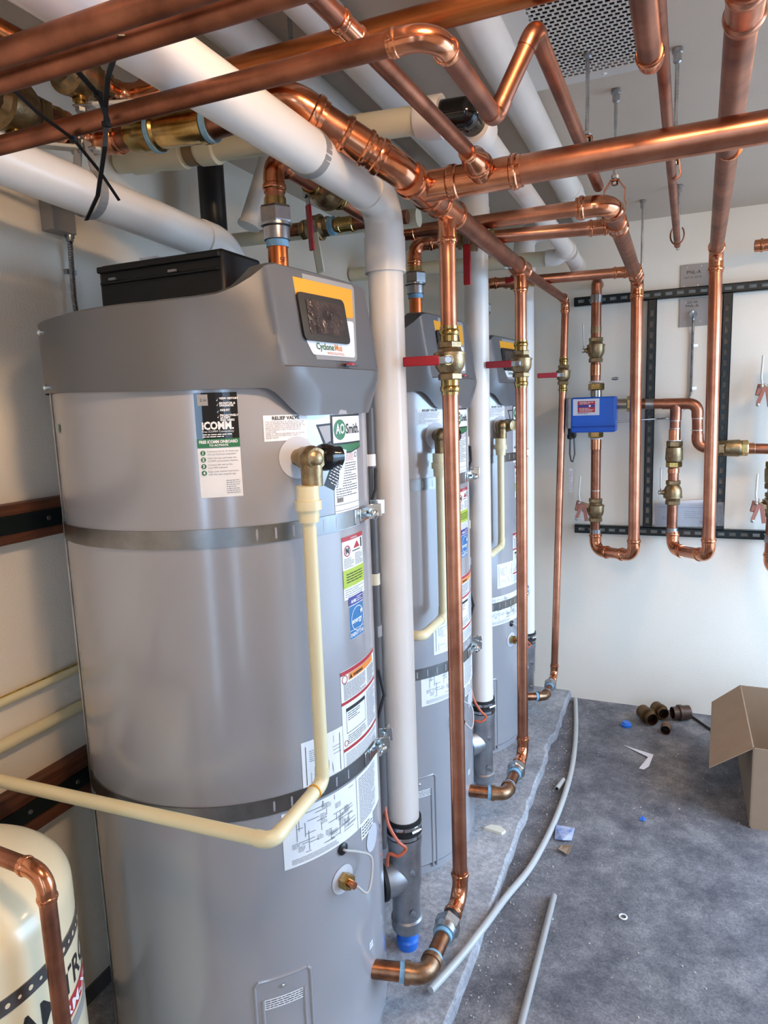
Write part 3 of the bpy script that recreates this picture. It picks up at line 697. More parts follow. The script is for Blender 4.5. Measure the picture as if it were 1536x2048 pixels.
# ------------------------------------------------------------------ seismic straps
def strap(k, z, j):
    c = V((TC.x, TC.y + .85 * k, 0)); R = TR + .0016; hh = .036
    T = thing('seismic_strap', '%s steel strap around the %s heater' % (('upper', 'lower')[j], NM[k]), 'strap', (c.x + R, c.y, z), 'steel straps around the heaters')
    a0, a1 = -140, 8
    pts = [c + V((math.cos(math.radians(a)) * R, math.sin(math.radians(a)) * R, z)) for a in [a0 + (a1 - a0) * i / 48 for i in range(49)]]
    A = math.radians(-140); tdir = V((math.sin(A), -math.cos(A), 0))
    tail = pts[0] + tdir * ((XL + .046 - pts[0].x) / tdir.x)
    if k == 0 and j == 0: tail.z -= .01
    if k == 0 and j == 1: tail.z -= .075
    # band as thin curved plate with slots on the front part
    full = [tail] + pts; vs = []; fs = []
    for i, p in enumerate(full):
        d = (full[min(i + 1, len(full) - 1)] - full[max(i - 1, 0)]).normalized(); nrm = V((d.y, -d.x, 0)).normalized()
        for h, t in ((-hh / 2, 0), (hh / 2, 0), (hh / 2, .0016), (-hh / 2, .0016)): vs.append(p + V((0, 0, h)) + nrm * t)
    for i in range(len(full) - 1):
        for q in range(4): fs.append((i * 4 + q, i * 4 + (q + 1) % 4, i * 4 + 4 + (q + 1) % 4, i * 4 + 4 + q))
    n4 = (len(full) - 1) * 4; fs += [(0, 1, 2, 3), (n4 + 3, n4 + 2, n4 + 1, n4)]
    bnd = MB().add(vs, fs).build('band', STRAPM, T)
    fm = cylmap((c.x, c.y), R + .0016, 0, z)
    sl = Sticker(fm)
    for a in [-44 + 6.2 * i for i in range(6)]:
        x = R * math.radians(a); sl.rect(x - .0022, -.011, x + .0022, .011, JACKET, .5)
    sl.build('slots', bnd, stuff=True)
    # clamp
    def pt(a, rr, dz): return c + V((math.cos(math.radians(a)) * (R + rr), math.sin(math.radians(a)) * (R + rr), z + dz))
    MB().bar(pt(2, .003, 0), pt(10, .006, 0), .004, .030).build('bracket', CHROME, T, bevel=.001)
    MB().bar(pt(10, .004, .004), pt(12, .035, .004), .004, .030).build('bracket', CHROME, T, bevel=.001)
    MB().bar(pt(17, .004, .006), pt(18, .036, .006), .004, .034).build('bracket', CHROME, T, bevel=.001)
    MB().sweep([pt(5, .022, -.006), pt(23, .024, .012)], .0042, 10).build('bolt', CHROME, T)
    MB().lathe(pt(9, .022, -.003), pt(5, .022, -.006) - pt(9, .022, -.003), [(0, .011), (.006, .010), (.010, .005)], 14).build('bolt_head', CHROME, T)
    hexn(T, pt(19.5, .024, .008), pt(23, .024, .012) - pt(17, .024, .004), .010, .008, CHROME, 'nut')
    MB().bar(pt(-2, .002, 0), pt(1.5, .002, 0), .005, .034).build('buckle', CHROME, T, bevel=.001)
for k, zz in enumerate(((1.363, .79), (1.361, .748), (1.37, .722))):
    for j in range(2): strap(k, zz[j], j)

# ------------------------------------------------------------------ white vents and exhaust tees
RV = .0445
VX = -.694
def vent(k):
    y = 1.668 + .85 * k
    lab = ('white vent standing beside the nearest heater and turning overhead toward the viewer', 'white vent standing beside the middle heater, rising behind the copper header', 'white vent beside the farthest heater, half hidden by the second copper riser')[k]
    T = thing('vent_pipe', lab, 'pipe', (VX, y, .42), 'white heater vents')
    z0 = .425
    if k == 0: pts = [(VX, y, z0), (VX, y, 2.108), (VX - .014, -.85, 2.125)]
    elif k == 1: pts = [(VX, y, z0), (VX, y, 2.385), (VX + .02, -.85, 2.385)]
    else: pts = [(VX, y, z0), (VX, y, 2.385), (-.41, y, 2.388), (-.41, -.85, 2.388)]
    run(T, pts, RV, PVC, PVC, press=False, k=1.5)
    zc = (2.02, 2.29, 2.29)[k]
    MB().lathe((VX, y, zc), (0, 0, -1), [(0, RV), (0, RV * 1.16), (.085, RV * 1.16), (.085, RV)], 32).build('coupling', PVC, T)
    if k == 0:
        q = V((VX - .005, 1.30, 2.111)); MB().lathe(q, (0, 1, 0), [(-.012, RV), (-.012, RV + .003), (.012, RV + .003), (.012, RV)], 32).build('hanger_band', MIDGREY, T)
    if k == 2:
        MB().lathe((-.41, 2.83, 2.388), (0, 1, 0), [(-.05, RV), (-.05, RV * 1.08), (.05, RV * 1.08), (.05, RV)], 32).build('coupling', PVC, T)
    if k == 1:
        MB().lathe((VX + .003, 2.30, 2.385), (0, 1, 0), [(-.04, RV), (-.04, RV * 1.1), (.04, RV * 1.1), (.04, RV)], 32).build('coupling', PVC, T)
    return T
for k in range(3): vent(k)
def exhaust(k):
    y = 1.668 + .85 * k
    lab = ('cast metal exhaust tee with a blue bottom cap, beside the nearest heater', 'cast metal exhaust tee below the white vent of the middle heater', 'cast metal exhaust tee of the farthest heater, mostly behind the second riser')[k]
    T = thing('exhaust_tee', lab, 'exhaust fitting', (VX, y, ZP), 'metal exhaust tees')
    MB().lathe((VX, y, 0), (0, 0, 1), [(.10, .03), (.10, .043), (.115, .046), (.135, .046), (.14, .041), (.22, .041), (.25, .046), (.36, .047), (.375, .05), (.40, .05), (.40, .04)], 32).build('body', ALU, T)
    d = (V((TC.x, TC.y + .85 * k, 0)) - V((VX, y, 0))).normalized()
    br = MB().lathe(V((VX, y, .27)), d, [(0, .042), (.03, .05), (.06, .052), (.075, .052), (.075, .045)], 28).build('inlet_branch', ALU, T)
    MB().lathe(V((VX, y, .27)) + d * .068, d, [(0, .056), (.012, .056), (.012, .04)], 28).build('inlet_gasket', RUBBER, T)
    for z in (.30, .17):
        e = V((.77, -.64, 0)).normalized(); MB().lathe(V((VX, y, z)) + e * .043, e, [(0, .012), (.004, .012), (.004, .009), (.002, .008)], 16).build('boss', ALU, T)
    MB().lathe((VX, y, .395), (0, 0, 1), [(0, .046), (0, .0505), (.055, .0505), (.055, .046)], 32).build('rubber_sleeve', RUBBER, T)
    for z in (.405, .435):
        MB().lathe((VX, y, z), (0, 0, 1), [(-.005, .05), (-.005, .0522), (.005, .0522), (.005, .05)], 32).build('hose_clamp', CHROME, T)
    MB().lathe((VX + .045, y - .03, .43), (.5, .8, 0), [(-.012, .006), (.012, .006), (.012, .004), (.02, .004)], 8).build('clamp_screw', CHROME, T)
    if k == 0: MB().lathe((VX, y, ZP), (0, 0, 1), [(0, .03), (.025, .033), (.03, .027), (.05, .027)], 26).build('drain_cap', BLUEP, T)
    else: MB().lathe((VX, y, ZP), (0, 0, 1), [(0, .03), (.025, .033), (.03, .027), (.05, .027)], 26).build('drain_cap', ALU, T)
    yy = y - .1
    MB().sweep(smooth([(-.715, yy + .02, .52), (-.70, yy + .005, .48), (-.672, yy + .0, .44), (-.655, yy + .015, .412), (-.672, yy + .0, .395), (-.70, yy, .395), (-.71, yy + .01, .35)]), .0045, 10).build('pressure_tube', ORANGE, T)
for k in range(3): exhaust(k)

# ------------------------------------------------------------------ copper risers
HX, HZ = -.54, 2.075
def riser(k):
    lab = ('nearest copper riser standing before the white vent of the first heater', 'second copper riser, standing in front of the farthest heater', 'farthest thin copper riser, standing against the white back wall')[k]
    r = (.0207, .0207, .0175)[k]
    yv = (1.70, 2.555, 3.43)[k]; ye = (1.405, 2.255, 3.14)[k]; yt = 1.36 + .85 * k; z = .215
    T = thing('copper_riser', lab, 'pipe', (HX, yv, z), 'copper risers')
    top = V((HX, yv, HZ - .06)); bot = V((HX, yv, z))
    if k == 2: top = V((-.525, 3.50, 2.02)); bot = V((-.556, 3.395, z))
    zv = (1.711, 1.740, 1.727)[k]
    ux = V((bot.x, ye, z))
    mb, t = elbow_mb(bot, bot - ux, top - bot, r, 2.4, True); mb.build('elbow', COPF, T)
    up = (top - bot).normalized()
    s0 = bot + up * t; f = (zv - s0.z) / up.z
    MB().sweep([s0, s0 + up * f], r, 24).build('pipe', COPPER, T); MB().sweep([s0 + up * f, top], r, 24).build('pipe', COPPER, T)
    # horizontal leg with union
    d = (bot - ux).normalized(); Lh = (bot - ux).length
    MB().sweep([ux + d * .03, bot - d * t], r, 24).build('nipple', REDBR, T)
    P = ux + d * (Lh - t - r * 1.5 - .045)
    band(T, P + d * .036, d, r * 1.06, .04, RUBBER if k == 0 else COPD, 'tailpiece')
    hexn(T, P + d * .006, d, r * 1.72, .034, STEEL, 'union_nut')
    MB().lathe(P - d * .016, d, [(-.012, r * 1.2), (-.012, r * 1.45), (.008, r * 1.5), (.008, r * 1.2)], 24).build('union_body', STEEL, T)
    band(T, P - d * .033, d, r * 1.22, .014, SEAL, 'sealant')
    # brass elbow and nipple to the tank
    rb = r * 1.06
    tank = V((TC.x + TR - .01, yt, z + .015)); dn = (ux - tank).normalized()
    mb, t2 = elbow_mb(ux, dn, d, rb, 1.7, False)
    mb.lathe(ux - dn * (t2 + rb * .9), dn, [(-.005, rb), (-.005, rb * 1.24), (.008, rb * 1.24), (.008, rb)], 24)
    mb.lathe(ux + d * (t2 + rb * .9), d, [(-.008, rb), (-.008, rb * 1.24), (.005, rb * 1.24), (.005, rb)], 24)
    mb.build('brass_elbow', BROWNBR, T)
    MB().sweep([tank, ux - dn * t2], r * 1.06, 24).build('nipple', REDBR, T)
    band(T, ux - dn * (t2 + rb * .9 + .012), dn, r * 1.16, .012, SEAL, 'sealant'); band(T, ux + d * (t2 + rb * .9 + .010), d, r * 1.16, .01, SEAL, 'sealant')
    pv = s0 + up * f
    ball_valve('brass ball valve with red lever on the %s copper riser' % ('nearest', 'second', 'farthest')[k], pv, up, r, (0, -1, 0) if k else (.25, -1, 0), (-1, -.12, 0), REDH, L=.05, LL=.115, group='red lever ball valves on the risers')
for k in range(3): riser(k)

# ------------------------------------------------------------------ copper header
T = thing('copper_header', 'thick copper header with downward tees above the risers', 'pipe', (HX, 2.5, HZ))
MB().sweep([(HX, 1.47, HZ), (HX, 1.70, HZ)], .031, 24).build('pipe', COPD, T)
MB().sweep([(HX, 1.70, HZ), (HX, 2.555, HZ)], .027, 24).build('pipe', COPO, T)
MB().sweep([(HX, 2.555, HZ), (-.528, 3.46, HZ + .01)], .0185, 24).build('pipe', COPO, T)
tee(T, (HX, 1.70, HZ), (0, 1, 0), (0, 0, -1), .029, .0207, L=.075, Lb=.085)
tee(T, (HX, 2.555, HZ), (0, 1, 0), (0, 0, -1), .027, .0207, L=.065, Lb=.085)
mb, t = elbow_mb((-.525, 3.50, HZ + .01), (.012, .95, .01), (0, 0, -1), .0185, 2.0); mb.build('elbow', COPF, T)
s = Sticker(planemap((HX + .006, 2.36, HZ - .0272), (0, 1, 0), (-1, -.3, 0)), .05); s.rect(0, 0, .035, .022, WHITE, 1); s.rect(.006, .005, .028, .016, GREYI, 2); s.build('barcode_sticker', T)
# rolled offset over the vent and run to the left wall
T = thing('copper_offset', 'copper offset with wide elbows climbing over the white vent to the left', 'pipe', (-.7, 1.35, 2.1))
run(T, [(HX, 1.53, HZ), (-.552, 1.425, 2.088), (-.718, 1.27, 2.205), (-.93, 1.27, 2.190)], .031, COPD, COPF, k=1.8)
MB().sweep([(-.90, 1.27, 2.192), (-1.235, 1.27, 2.215)], .029, 24).build('pipe', COPD, T)
coupling(T, (-.622, 1.36, 2.137), (-.166, -.155, .117), .031, .034, COPF)
dv = V((-1.235 + .90, 0, .023)).normalized()
MB().lathe((-.915, 1.27, 2.193), dv, [(0, .03), (0, .038), (.012, .038), (.012, .035), (.12, .035), (.125, .040), (.15, .040), (.15, .03)], 28).build('brass_adapter', BRASS, T)
band(T, V((-.908, 1.27, 2.1925)), dv, .0365, .012, SEAL, 'sealant'); band(T, V((-1.048, 1.27, 2.202)), dv, .042, .010, SEAL, 'sealant')
MB().lathe(V((-1.055, 1.27, 2.2025)), dv, [(0, .041), (.02, .041), (.022, .035), (.05, .037), (.06, .034)], 28).build('press_adapter', BRASS, T)
mb, t = elbow_mb((-1.235, 1.27, 2.215), dv, (-.02, -1, .03), .029, 1.7); mb.build('elbow', COPF, T)
MB().sweep([(-1.236, 1.21, 2.217), (-1.25, .55, 2.24)], .029, 24).build('pipe', COPD, T)
ball_valve('large bronze ball valve with white lever at the left edge of the picture', (-1.242, 1.075, 2.222), (0, -1, 0), .028, (0, 0, -1), (.6, .6, 0), WHTL, mats=(BRONZE, BRASS), L=.075, LL=.16, lw=.03, group='overhead white lever valves')
# upper copper pipe Q
T = thing('copper_main', 'wide copper pipe crossing at the top of the picture above everything', 'pipe', (-.2, 1.2, 2.23))
run(T, [(1.70, 1.20, 2.235), (-1.065, 1.20, 2.245), (-1.08, .5, 2.25)], .0215, mat('copper_golden', (206, 128, 76), .3, 1, ns=5, c2=(160, 92, 52), stretch=(.6, 6, 6)), COPF, k=1.8)
MB().lathe((-.98, 1.2, 2.245), (1, 0, 0), [(-.03, .022), (-.03, .027), (.03, .027), (.03, .022)], 24).build('coupling', COPF, T)
ball_valve('bronze ball valve with white lever above the black cable ties', (-1.072, 1.085, 2.247), (0, -1, 0), .023, (0, 0, -1), (1, .35, 0), WHTL, L=.07, LL=.15, lw=.028, group='overhead white lever valves')
# main copper pipe to the right with bullhead tee
T = thing('copper_main', 'bright thick copper pipe running right from the header tee', 'pipe', (.2, 1.51, HZ))
RM = .029
MB().sweep([(HX, 1.51, HZ), (1.72, 1.50, HZ + .012)], RM, 28).build('pipe', COPPER, T)
tee(T, (HX, 1.51, HZ), (0, 1, 0), (1, 0, 0), .031, .029, L=.07, Lb=.09)
tee(T, (-.395, 1.51, HZ), (1, 0, 0), (0, -1, .25), .029, .024, L=.08, Lb=.055)
MB().lathe((-.395, 1.455, HZ + .012), (-.1, -1, .07), [(0, .026), (.02, .026), (.04, .018), (.05, .018), (.052, .0165), (.06, .0165)], 24).build('reducer', COPF, T)
T = thing('copper_branch', 'thin copper branch slanting from the thick pipe up to the top edge', 'pipe', (-.42, 1.2, 2.1))
MB().sweep([(-.398, 1.42, 2.094), (-.456, .90, 2.139), (-.50, .50, 2.174)], .0143, 20).build('pipe', COPO, T)
coupling(T, (-.448, .97, 2.133), (-.112, -1, .087), .0143, .03)
# long recirculation line
T = thing('copper_line', 'long slim copper line with zigzag elbows crossing the upper picture', 'pipe', (-.6, .868, 2.03))
LZ, LY, sc = 2.047, .868, .972
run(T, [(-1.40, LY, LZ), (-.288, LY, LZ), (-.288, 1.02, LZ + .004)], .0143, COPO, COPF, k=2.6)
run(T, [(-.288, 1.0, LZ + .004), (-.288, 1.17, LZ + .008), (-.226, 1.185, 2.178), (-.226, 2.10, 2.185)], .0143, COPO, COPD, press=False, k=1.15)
# pair of slim copper lines
for i, (y, z) in enumerate(((.694, 2.033), (.645, 2.030))):
    T = thing('copper_line', ('lower copper line of the pair in the top left corner', 'upper copper line of the pair in the top left corner')[i], 'pipe', (-.7, y, z), 'paired copper lines')
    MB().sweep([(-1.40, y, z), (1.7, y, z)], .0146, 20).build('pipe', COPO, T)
    coupling(T, (1.2, y, z), (1, 0, 0), .0146)

# ------------------------------------------------------------------ hot outlets over the heaters
def outlet(k):
    y = 1.345 + .85 * k; lab = ('copper outlet with steel union on top of the nearest heater', 'copper outlet bending right over the middle heater', 'copper outlet over the farthest heater')[k]
    T = thing('copper_outlet', lab, 'pipe', (-.81, y, 1.776), 'copper heater outlets')
    r = .0207; x = -.81
    MB().sweep([(x, y, 1.75), (x, y, 1.955)], r * 1.04, 24).build('nipple', mat('copper_orange', (206, 118, 70), .28, 1, ns=10), T)
    if k == 0:
        st_ = Sticker(cylmap((x, y), r * 1.04, -52, 1.915), .004); st_.text(0, 0, .016, '5F', INK, 1); st_.build('size_stamp', T, stuff=True)
    band(T, (x, y, 1.957), (0, 0, 1), r * 1.16, .014, SEAL, 'sealant')
    MB().lathe((x, y, 1.965), (0, 0, 1), [(0, r * 1.2), (0, r * 1.35), (.025, r * 1.35), (.028, r * 1.62), (.034, r * 1.62), (.034, r)], 24).build('union_body', STEEL, T)
    hexn(T, (x, y, 2.015), (0, 0, 1), r * 1.75, .036, STEEL, 'union_nut')
    MB().lathe((x, y, 2.033), (0, 0, 1), [(0, r * 1.15), (.018, r * 1.12), (.018, r)], 24).build('union_tail', BRASS, T)
    if k == 0: pts = [(x, y, 2.04), (x, y, 2.13), (x - .015, 2.08, 2.13), (-.194, 2.08, 2.13)]
    elif k == 1: pts = [(x, y, 2.04), (x, y, 2.122), (-.23, 2.325, 2.127)]
    else: pts = [(x, y, 2.04), (x, y, 2.118), (-.23, 3.185, 2.13)]
    run(T, pts, r, COPPER, COPF, k=1.8, trim1=.03)
    if k == 1: coupling(T, (-.25, 2.32, 2.127), (1, .16, 0), r, .03)
    if k == 2: coupling(T, (-.25, 3.18, 2.13), (1, .16, 0), r, .03)
    if k == 0:
        ball_valve('bronze ball valve with hanging red lever above the nearest heater', (-.818, 1.60, 2.13), (0, 1, 0), r, (-.3, -.4, -.1), (0, .1, -1), REDH, L=.05, LL=.13, group='outlet valves', press=True)
    if k == 1:
        ball_valve('ball valve with hanging red lever behind the copper header', (-.63, 2.235, 2.124), (1, .16, 0), r, (0, -1, 0), (0, 0, -1), REDH, L=.045, LL=.15, group='outlet valves')
    if k == 2:
        ball_valve('small brass valve on the outlet of the farthest heater', (-.66, 3.095, 2.12), (1, .2, 0), r, (0, -1, .2), (-1, 0, -.2), REDH, L=.04, LL=.05, group='outlet valves')
for k in range(3): outlet(k)
T = thing('copper_stub', 'short copper line with valve behind the nearest heater outlet', 'pipe', (-.95, 1.90, 2.13))
MB().sweep([(-1.15, 1.90, 2.14), (-.72, 1.905, 2.128)], .019, 20).build('pipe', COPD, T)
coupling(T, (-.91, 1.90, 2.132), (1, 0, -.02), .019, .03, BRASS); band(T, (-.955, 1.90, 2.133), (1, 0, 0), .026, .014, SEAL, 'sealant')
ball_valve('bronze valve with hanging pale lever behind the nearest heater hood', (-1.01, 1.90, 2.134), (1, 0, 0), .019, (.3, -1, 0), (.15, 0, -1), CREAM, L=.05, LL=.14, group='outlet valves', press=False)

# collector from outlets to the wall riser
T = thing('copper_collector', 'copper collector from the paired pipes down to the mixing valve loop', 'pipe', (-.19, 3.4, .85))
RC = .0262
run(T, [(-.26, 2.08, 2.13), (-.194, 2.08, 2.13), (-.194, 3.40, 2.13), (-.186, 3.40, .862), (-.378, 3.55, .848), (-.378, 3.55, .93)], RC, COPPER, COPF, k=1.9, segm={1: COPO})
tee(T, (-.194, 2.325, 2.13), (0, 1, 0), (-1, 0, 0), RC, .0207, L=.055, Lb=.05)
tee(T, (-.194, 3.19, 2.13), (0, 1, 0), (-1, 0, 0), RC, .0207, L=.05, Lb=.05)
T = thing('copper_drop', 'right hand copper drop from the ceiling down the back wall', 'pipe', (.13, 3.28, .9))
run(T, [(.03, -.6, 2.195), (.118, 3.28, 2.195), (.13, 3.28, .905), (-.018, 3.545, .872), (-.018, 3.55, .95)], RC, COPPER, COPF, k=1.9, segm={0: COPO})
coupling(T, (.075, 1.29, 2.195), (.022, 1, 0), RC, .06, COPPER)
MB().lathe((.093, 1.98, 2.195), (.022, 1, 0), [(-.004, RC), (-.004, RC * 1.12), (.004, RC * 1.12), (.004, RC)], 24).build('hanger_ring', COPF, T)
T = thing('copper_line', 'slim copper line hanging below the ceiling with an open end', 'pipe', (-.03, 2.0, 2.15))
MB().sweep([(-.05, .6, 2.15), (-.027, 2.85, 2.15)], .0111, 18).build('pipe', COPO, T)
hr = MB(); pts = [V((-.027 + .022 * math.cos(a), 2.70, 2.155 + .032 * math.sin(a))) for a in [math.pi * .75 + math.pi * 1.5 * i / 14 for i in range(15)]]
hr.sweep(pts, .0025, 8).build('wire_hanger', COPD, T)
T = thing('copper_end', 'capped copper pipe end pointing down from the top edge beside the slim line', 'pipe', (-.06, 1.15, 2.12))
MB().sweep([(-.065, .5, 2.12), (-.058, 1.245, 2.12)], .0177, 22).build('pipe', COPO, T)
mb, t = elbow_mb((-.058, 1.265, 2.12), (0, 1, 0), (0, 0, 1), .0177, 1.6); mb.build('elbow', COPF, T)
MB().sweep([(-.058, 1.265, 2.14), (-.058, 1.265, 2.438)], .0177, 22).build('pipe', COPD, T)

# ------------------------------------------------------------------ overhead plastic pipes
T = thing('plastic_drain', 'ivory plastic pipe with black elbow crossing behind the copper offset', 'pipe', (-.9, 1.56, 2.25))
MB().sweep([(-1.42, 1.56, 2.285), (-.53, 1.56, 2.232)], .0302, 24).build('pipe', CREAM, T)
d = V((.89, 0, -.053)).normalized()
MB().lathe((-.56, 1.56, 2.234), d, [(0, .0302), (0, .038), (.012, .044), (.06, .045), (.06, .03)], 28).build('hub', PVC, T)
MB().lathe((-1.37, 1.56, 2.282), d, [(0, .03), (0, .037), (.06, .038), (.075, .034), (.12, .037), (.17, .038), (.17, .03)], 28).build('coupling', CREAM, T)
MB().lathe((-1.19, 1.56, 2.272), d, [(0, .03), (0, .034), (.03, .034), (.03, .03)], 28).build('brown_band', mat('brown_band', (130, 104, 72), .5), T)
MB().lathe((-1.15, 1.56, 2.269), d, [(0, .03), (0, .037), (.05, .038), (.055, .03)], 28).build('coupling', CREAM, T)
mb = MB().lathe((-.515, 1.56, 2.2315), d, [(0, .033), (.066, .033)] + [(.066 + .033 * math.sin(a), max(.002, .033 * math.cos(a))) for a in [math.pi / 2 * i / 8 for i in range(1, 9)]], 28)
mb.lathe((-.447, 1.56, 2.2275), (0, 1, -.02), [(0, .031), (.09, .031)], 28); mb.build('black_elbow', BLACKG, T)
MB().lathe((-.447, 1.61, 2.222), (0, 1, 0), [(0, .027), (0, .038), (.012, .043), (.06, .043), (.06, .03)], 28).build('hub', PVC, T)
MB().sweep([(-.447, 1.62, 2.222), (-.437, 2.95, 2.20)], .0302, 24).build('pipe', PVC, T)
MB().lathe((-.437, 2.92, 2.20), (0, 1, 0), [(0, .03), (0, .037), (.035, .037), (.035, .03)], 24).build('coupling', PVC, T)
MB().sweep([(-.437, 2.95, 2.20), (-.436, 3.0, 2.20)], .027, 24).build('rubber_joint', RUBBER, T)
MB().lathe((-.436, 2.99, 2.20), (0, 1, -.03), [(0, .03), (0, .037), (.03, .036), (.05, .031), (.22, .031), (.22, .035), (.28, .035), (.3, .028)], 24).build('tail', PVC, T)
T = thing('plastic_drain', 'ivory plastic pipe crossing low behind the second white vent', 'pipe', (-.9, 3.0, 2.18))
MB().sweep([(-1.42, 3.0, 2.215), (-.52, 3.0, 2.185)], .0302, 24).build('pipe', CREAM, T)
mb, t = elbow_mb((-.475, 2.99, 2.183), (1, 0, -.03), (.3, -.3, .3), .030, 1.3, False); mb.build('elbow', PVC, T)
T = thing('plastic_drain', 'thin ivory pipe along the wall behind the nearest heater outlet', 'pipe', (-1.1, 1.97, 2.1))
MB().sweep([(-1.42, 1.97, 2.155), (-.76, 1.97, 2.14)], .022, 20).build('pipe', CREAM, T)
MB().lathe((-.76, 1.97, 2.14), (1, 0, 0), [(-.01, .022), (-.01, .027), (.05, .027), (.05, .02)], 20).build('cap', CREAM, T)
T = thing('black_duct', 'black plastic stack hanging above the air intake pipe', 'pipe', (-1.29, 1.79, 2.09))
MB().lathe((-1.285, 1.78, 2.10), (0, 0, 1), [(0, .03), (0, .038), (.33, .038)], 24).build('pipe', BLACK, T)
MB().lathe((-1.285, 1.78, 2.085), (0, 0, 1), [(0, .03), (0, .042), (.02, .042), (.02, .03)], 24).build('collar', MIDGREY, T)
T = thing('plastic_stub', 'white plastic stub with flared end behind the nearest outlet', 'pipe', (-1.2, 1.86, 2.14))
MB().lathe((-1.205, 1.84, 2.15), (.25, .3, 1), [(0, .026), (0, .034), (.01, .034), (.012, .030), (.27, .030)], 24).build('pipe', PVC, T)
# air intake pipe down to the black box
T = thing('intake_pipe', 'white air intake pipe with elbow dropping behind the black intake box', 'pipe', (-1.12, 1.2, 2.04))
run(T, [(-1.19, .35, 2.115), (-1.12, 1.60, 2.03), (-1.10, 1.62, 1.82)], RV, PVC, PVC, press=False, k=1.6)
MB().lathe((-1.128, 1.50, 2.036), (.055, 1, -.068), [(0, RV), (0, RV * 1.02), (.004, RV * 1.02), (.004, RV)], 28).build('joint_ring', WHITE, T)
# fourth overhead pipe along the ceiling
T = thing('intake_pipe', 'white overhead pipe hanging behind the nearest vent at the top left', 'pipe', (-.87, 1.0, 2.35))
MB().sweep([(-.875, -.85, 2.388), (-.875, 2.35, 2.388)], RV, 28).build('pipe', PVC, T)
coupling(T, (-.875, .3, 2.388), (0, 1, 0), RV, .05, PVC)
hx = thing('pipe_hanger', 'grey strap hanger around the white overhead pipe at the top left', 'hanger', (-.82, 1.18, 2.33), 'grey pipe hangers')
def clevis(T, c, r, ax='y', top=.07, m=MIDGREY):
    c = V(c); pts = []
    for i in range(25):
        a = math.radians(120 + 300 * i / 24); pts.append(c + V((math.cos(a) * r, 0, math.sin(a) * r)))
    pts = [c + V((-.012, 0, top))] + pts + [c + V((.012, 0, top))]
    MB().ribbon(pts, .02, .0022, (0, 1, 0)).build('strap', m, T)
    MB().sweep([c + V((-.03, 0, top * .86)), c + V((.03, 0, top * .86))], .004, 8).build('bolt', STEEL, T); hexn(T, c + V((0, 0, top)), (0, 0, 1), .009, .012, STEEL, 'nut')
clevis(hx, (-.875, 1.18, 2.388), .048, top=.050)
hx = thing('pipe_hanger', 'grey strap hanger around the white air intake pipe', 'hanger', (-1.145, 1.16, 2.01), 'grey pipe hangers')
clevis(hx, (-1.145, 1.155, 2.060), .0475, top=.10)
MB().sweep([(-1.145, 1.155, 2.15), (-1.145, 1.155, 2.438)], .004, 10).build('rod', STEEL, hx)

# ------------------------------------------------------------------ threaded rods and hangers
def rod(label, x, y, z, clev=None):
    T = thing('hanger_rod', label, 'rod', (x, y, z), 'threaded ceiling rods')
    prof = []; zz = z
    prof = [(z, .004)]
    while zz < 2.42: prof += [(zz, .0043), (zz + .004, .0053)]; zz += .008
    MB().lathe((x, y, 0), (0, 0, 1), prof + [(2.438, .004)], 10).build('rod', STEEL, T)
    MB().lathe((x, y, 2.405), (0, 0, 1), [(0, .006), (.004, .010), (.022, .010), (.024, .013), (.033, .013)], 12).build('anchor', STEEL, T)
    if clev:
        cz, r = clev; pts = []
        n = 20
        for i in range(n + 1):
            a = math.radians(150 + 240 * i / n); pts.append(V((x + math.cos(a) * r, y, cz + math.sin(a) * r)))
        pts = [V((x - .010, y, z + .004)), V((x - r * .9, y, z - .02))] + pts + [V((x + r * .9, y, z - .02)), V((x + .010, y, z + .004))]
        MB().ribbon(pts, .018, .0025, (0, 1, 0)).build('clevis', COPD, T); MB().box((x, y, z + .004), (.026, .018, .003)).build('clevis_top', COPD, T)
        hexn(T, (x, y, z + .014), (0, 0, 1), .010, .010, STEEL, 'nut'); hexn(T, (x, y, z - .004), (0, 0, 1), .009, .008, STEEL, 'nut')
rod('threaded rod below the ceiling grille', -.226, 1.84, 2.225, (2.183, .018))
rod('threaded rod with copper clevis over the paired pipe elbow', -.186, 2.135, 2.20, (2.132, .031))
rod('threaded rod at the right holding the slim open ended line', -.03, 1.97, 2.18, (2.152, .014))
rod('long threaded rod near the back wall beside the collector', -.172, 3.31, 2.17, None)
rod('short threaded rod near the back wall behind the slim line', -.028, 3.16, 2.19, None)
rod('threaded rod behind the two copper pipes at top left', -.752, 1.345, 2.26, None)

# ceiling grille
T = thing('ceiling_grille', 'white perforated ceiling grille above the copper pipes', 'grille', (-.23, 1.72, 2.425))
gx0, gx1, gy0, gy1 = -.375, -.085, 1.36, 1.985
fr = MB(); fw = .04
fr.box(((gx0 + gx1) / 2, gy0 + fw / 2, 2.428), (gx1 - gx0, fw, .024)); fr.box(((gx0 + gx1) / 2, gy1 - fw / 2, 2.428), (gx1 - gx0, fw, .024))
fr.box((gx0 + .025, (gy0 + gy1) / 2, 2.428), (.05, gy1 - gy0 - 2 * fw, .024)); fr.box((gx1 - .012, (gy0 + gy1) / 2, 2.428), (.024, gy1 - gy0 - 2 * fw, .024))
fr.build('frame', mat('grille_white', (214, 208, 200), .5), T, smooth=False)
MB().box(((gx0 + gx1) / 2, (gy0 + gy1) / 2, 2.4385), (gx1 - gx0 - .02, gy1 - gy0 - .02, .002)).build('cavity_shade', mat('shade_black', (9, 8, 8), .9), T, smooth=False)  # black sheet paints the unlit cavity behind the holes
pf = MB(); ix0, ix1, iy0, iy1 = gx0 + .05, gx1 - .024, gy0 + fw, gy1 - fw
p = .0148; nr = int((iy1 - iy0) / p); nc = int((ix1 - ix0) / p)
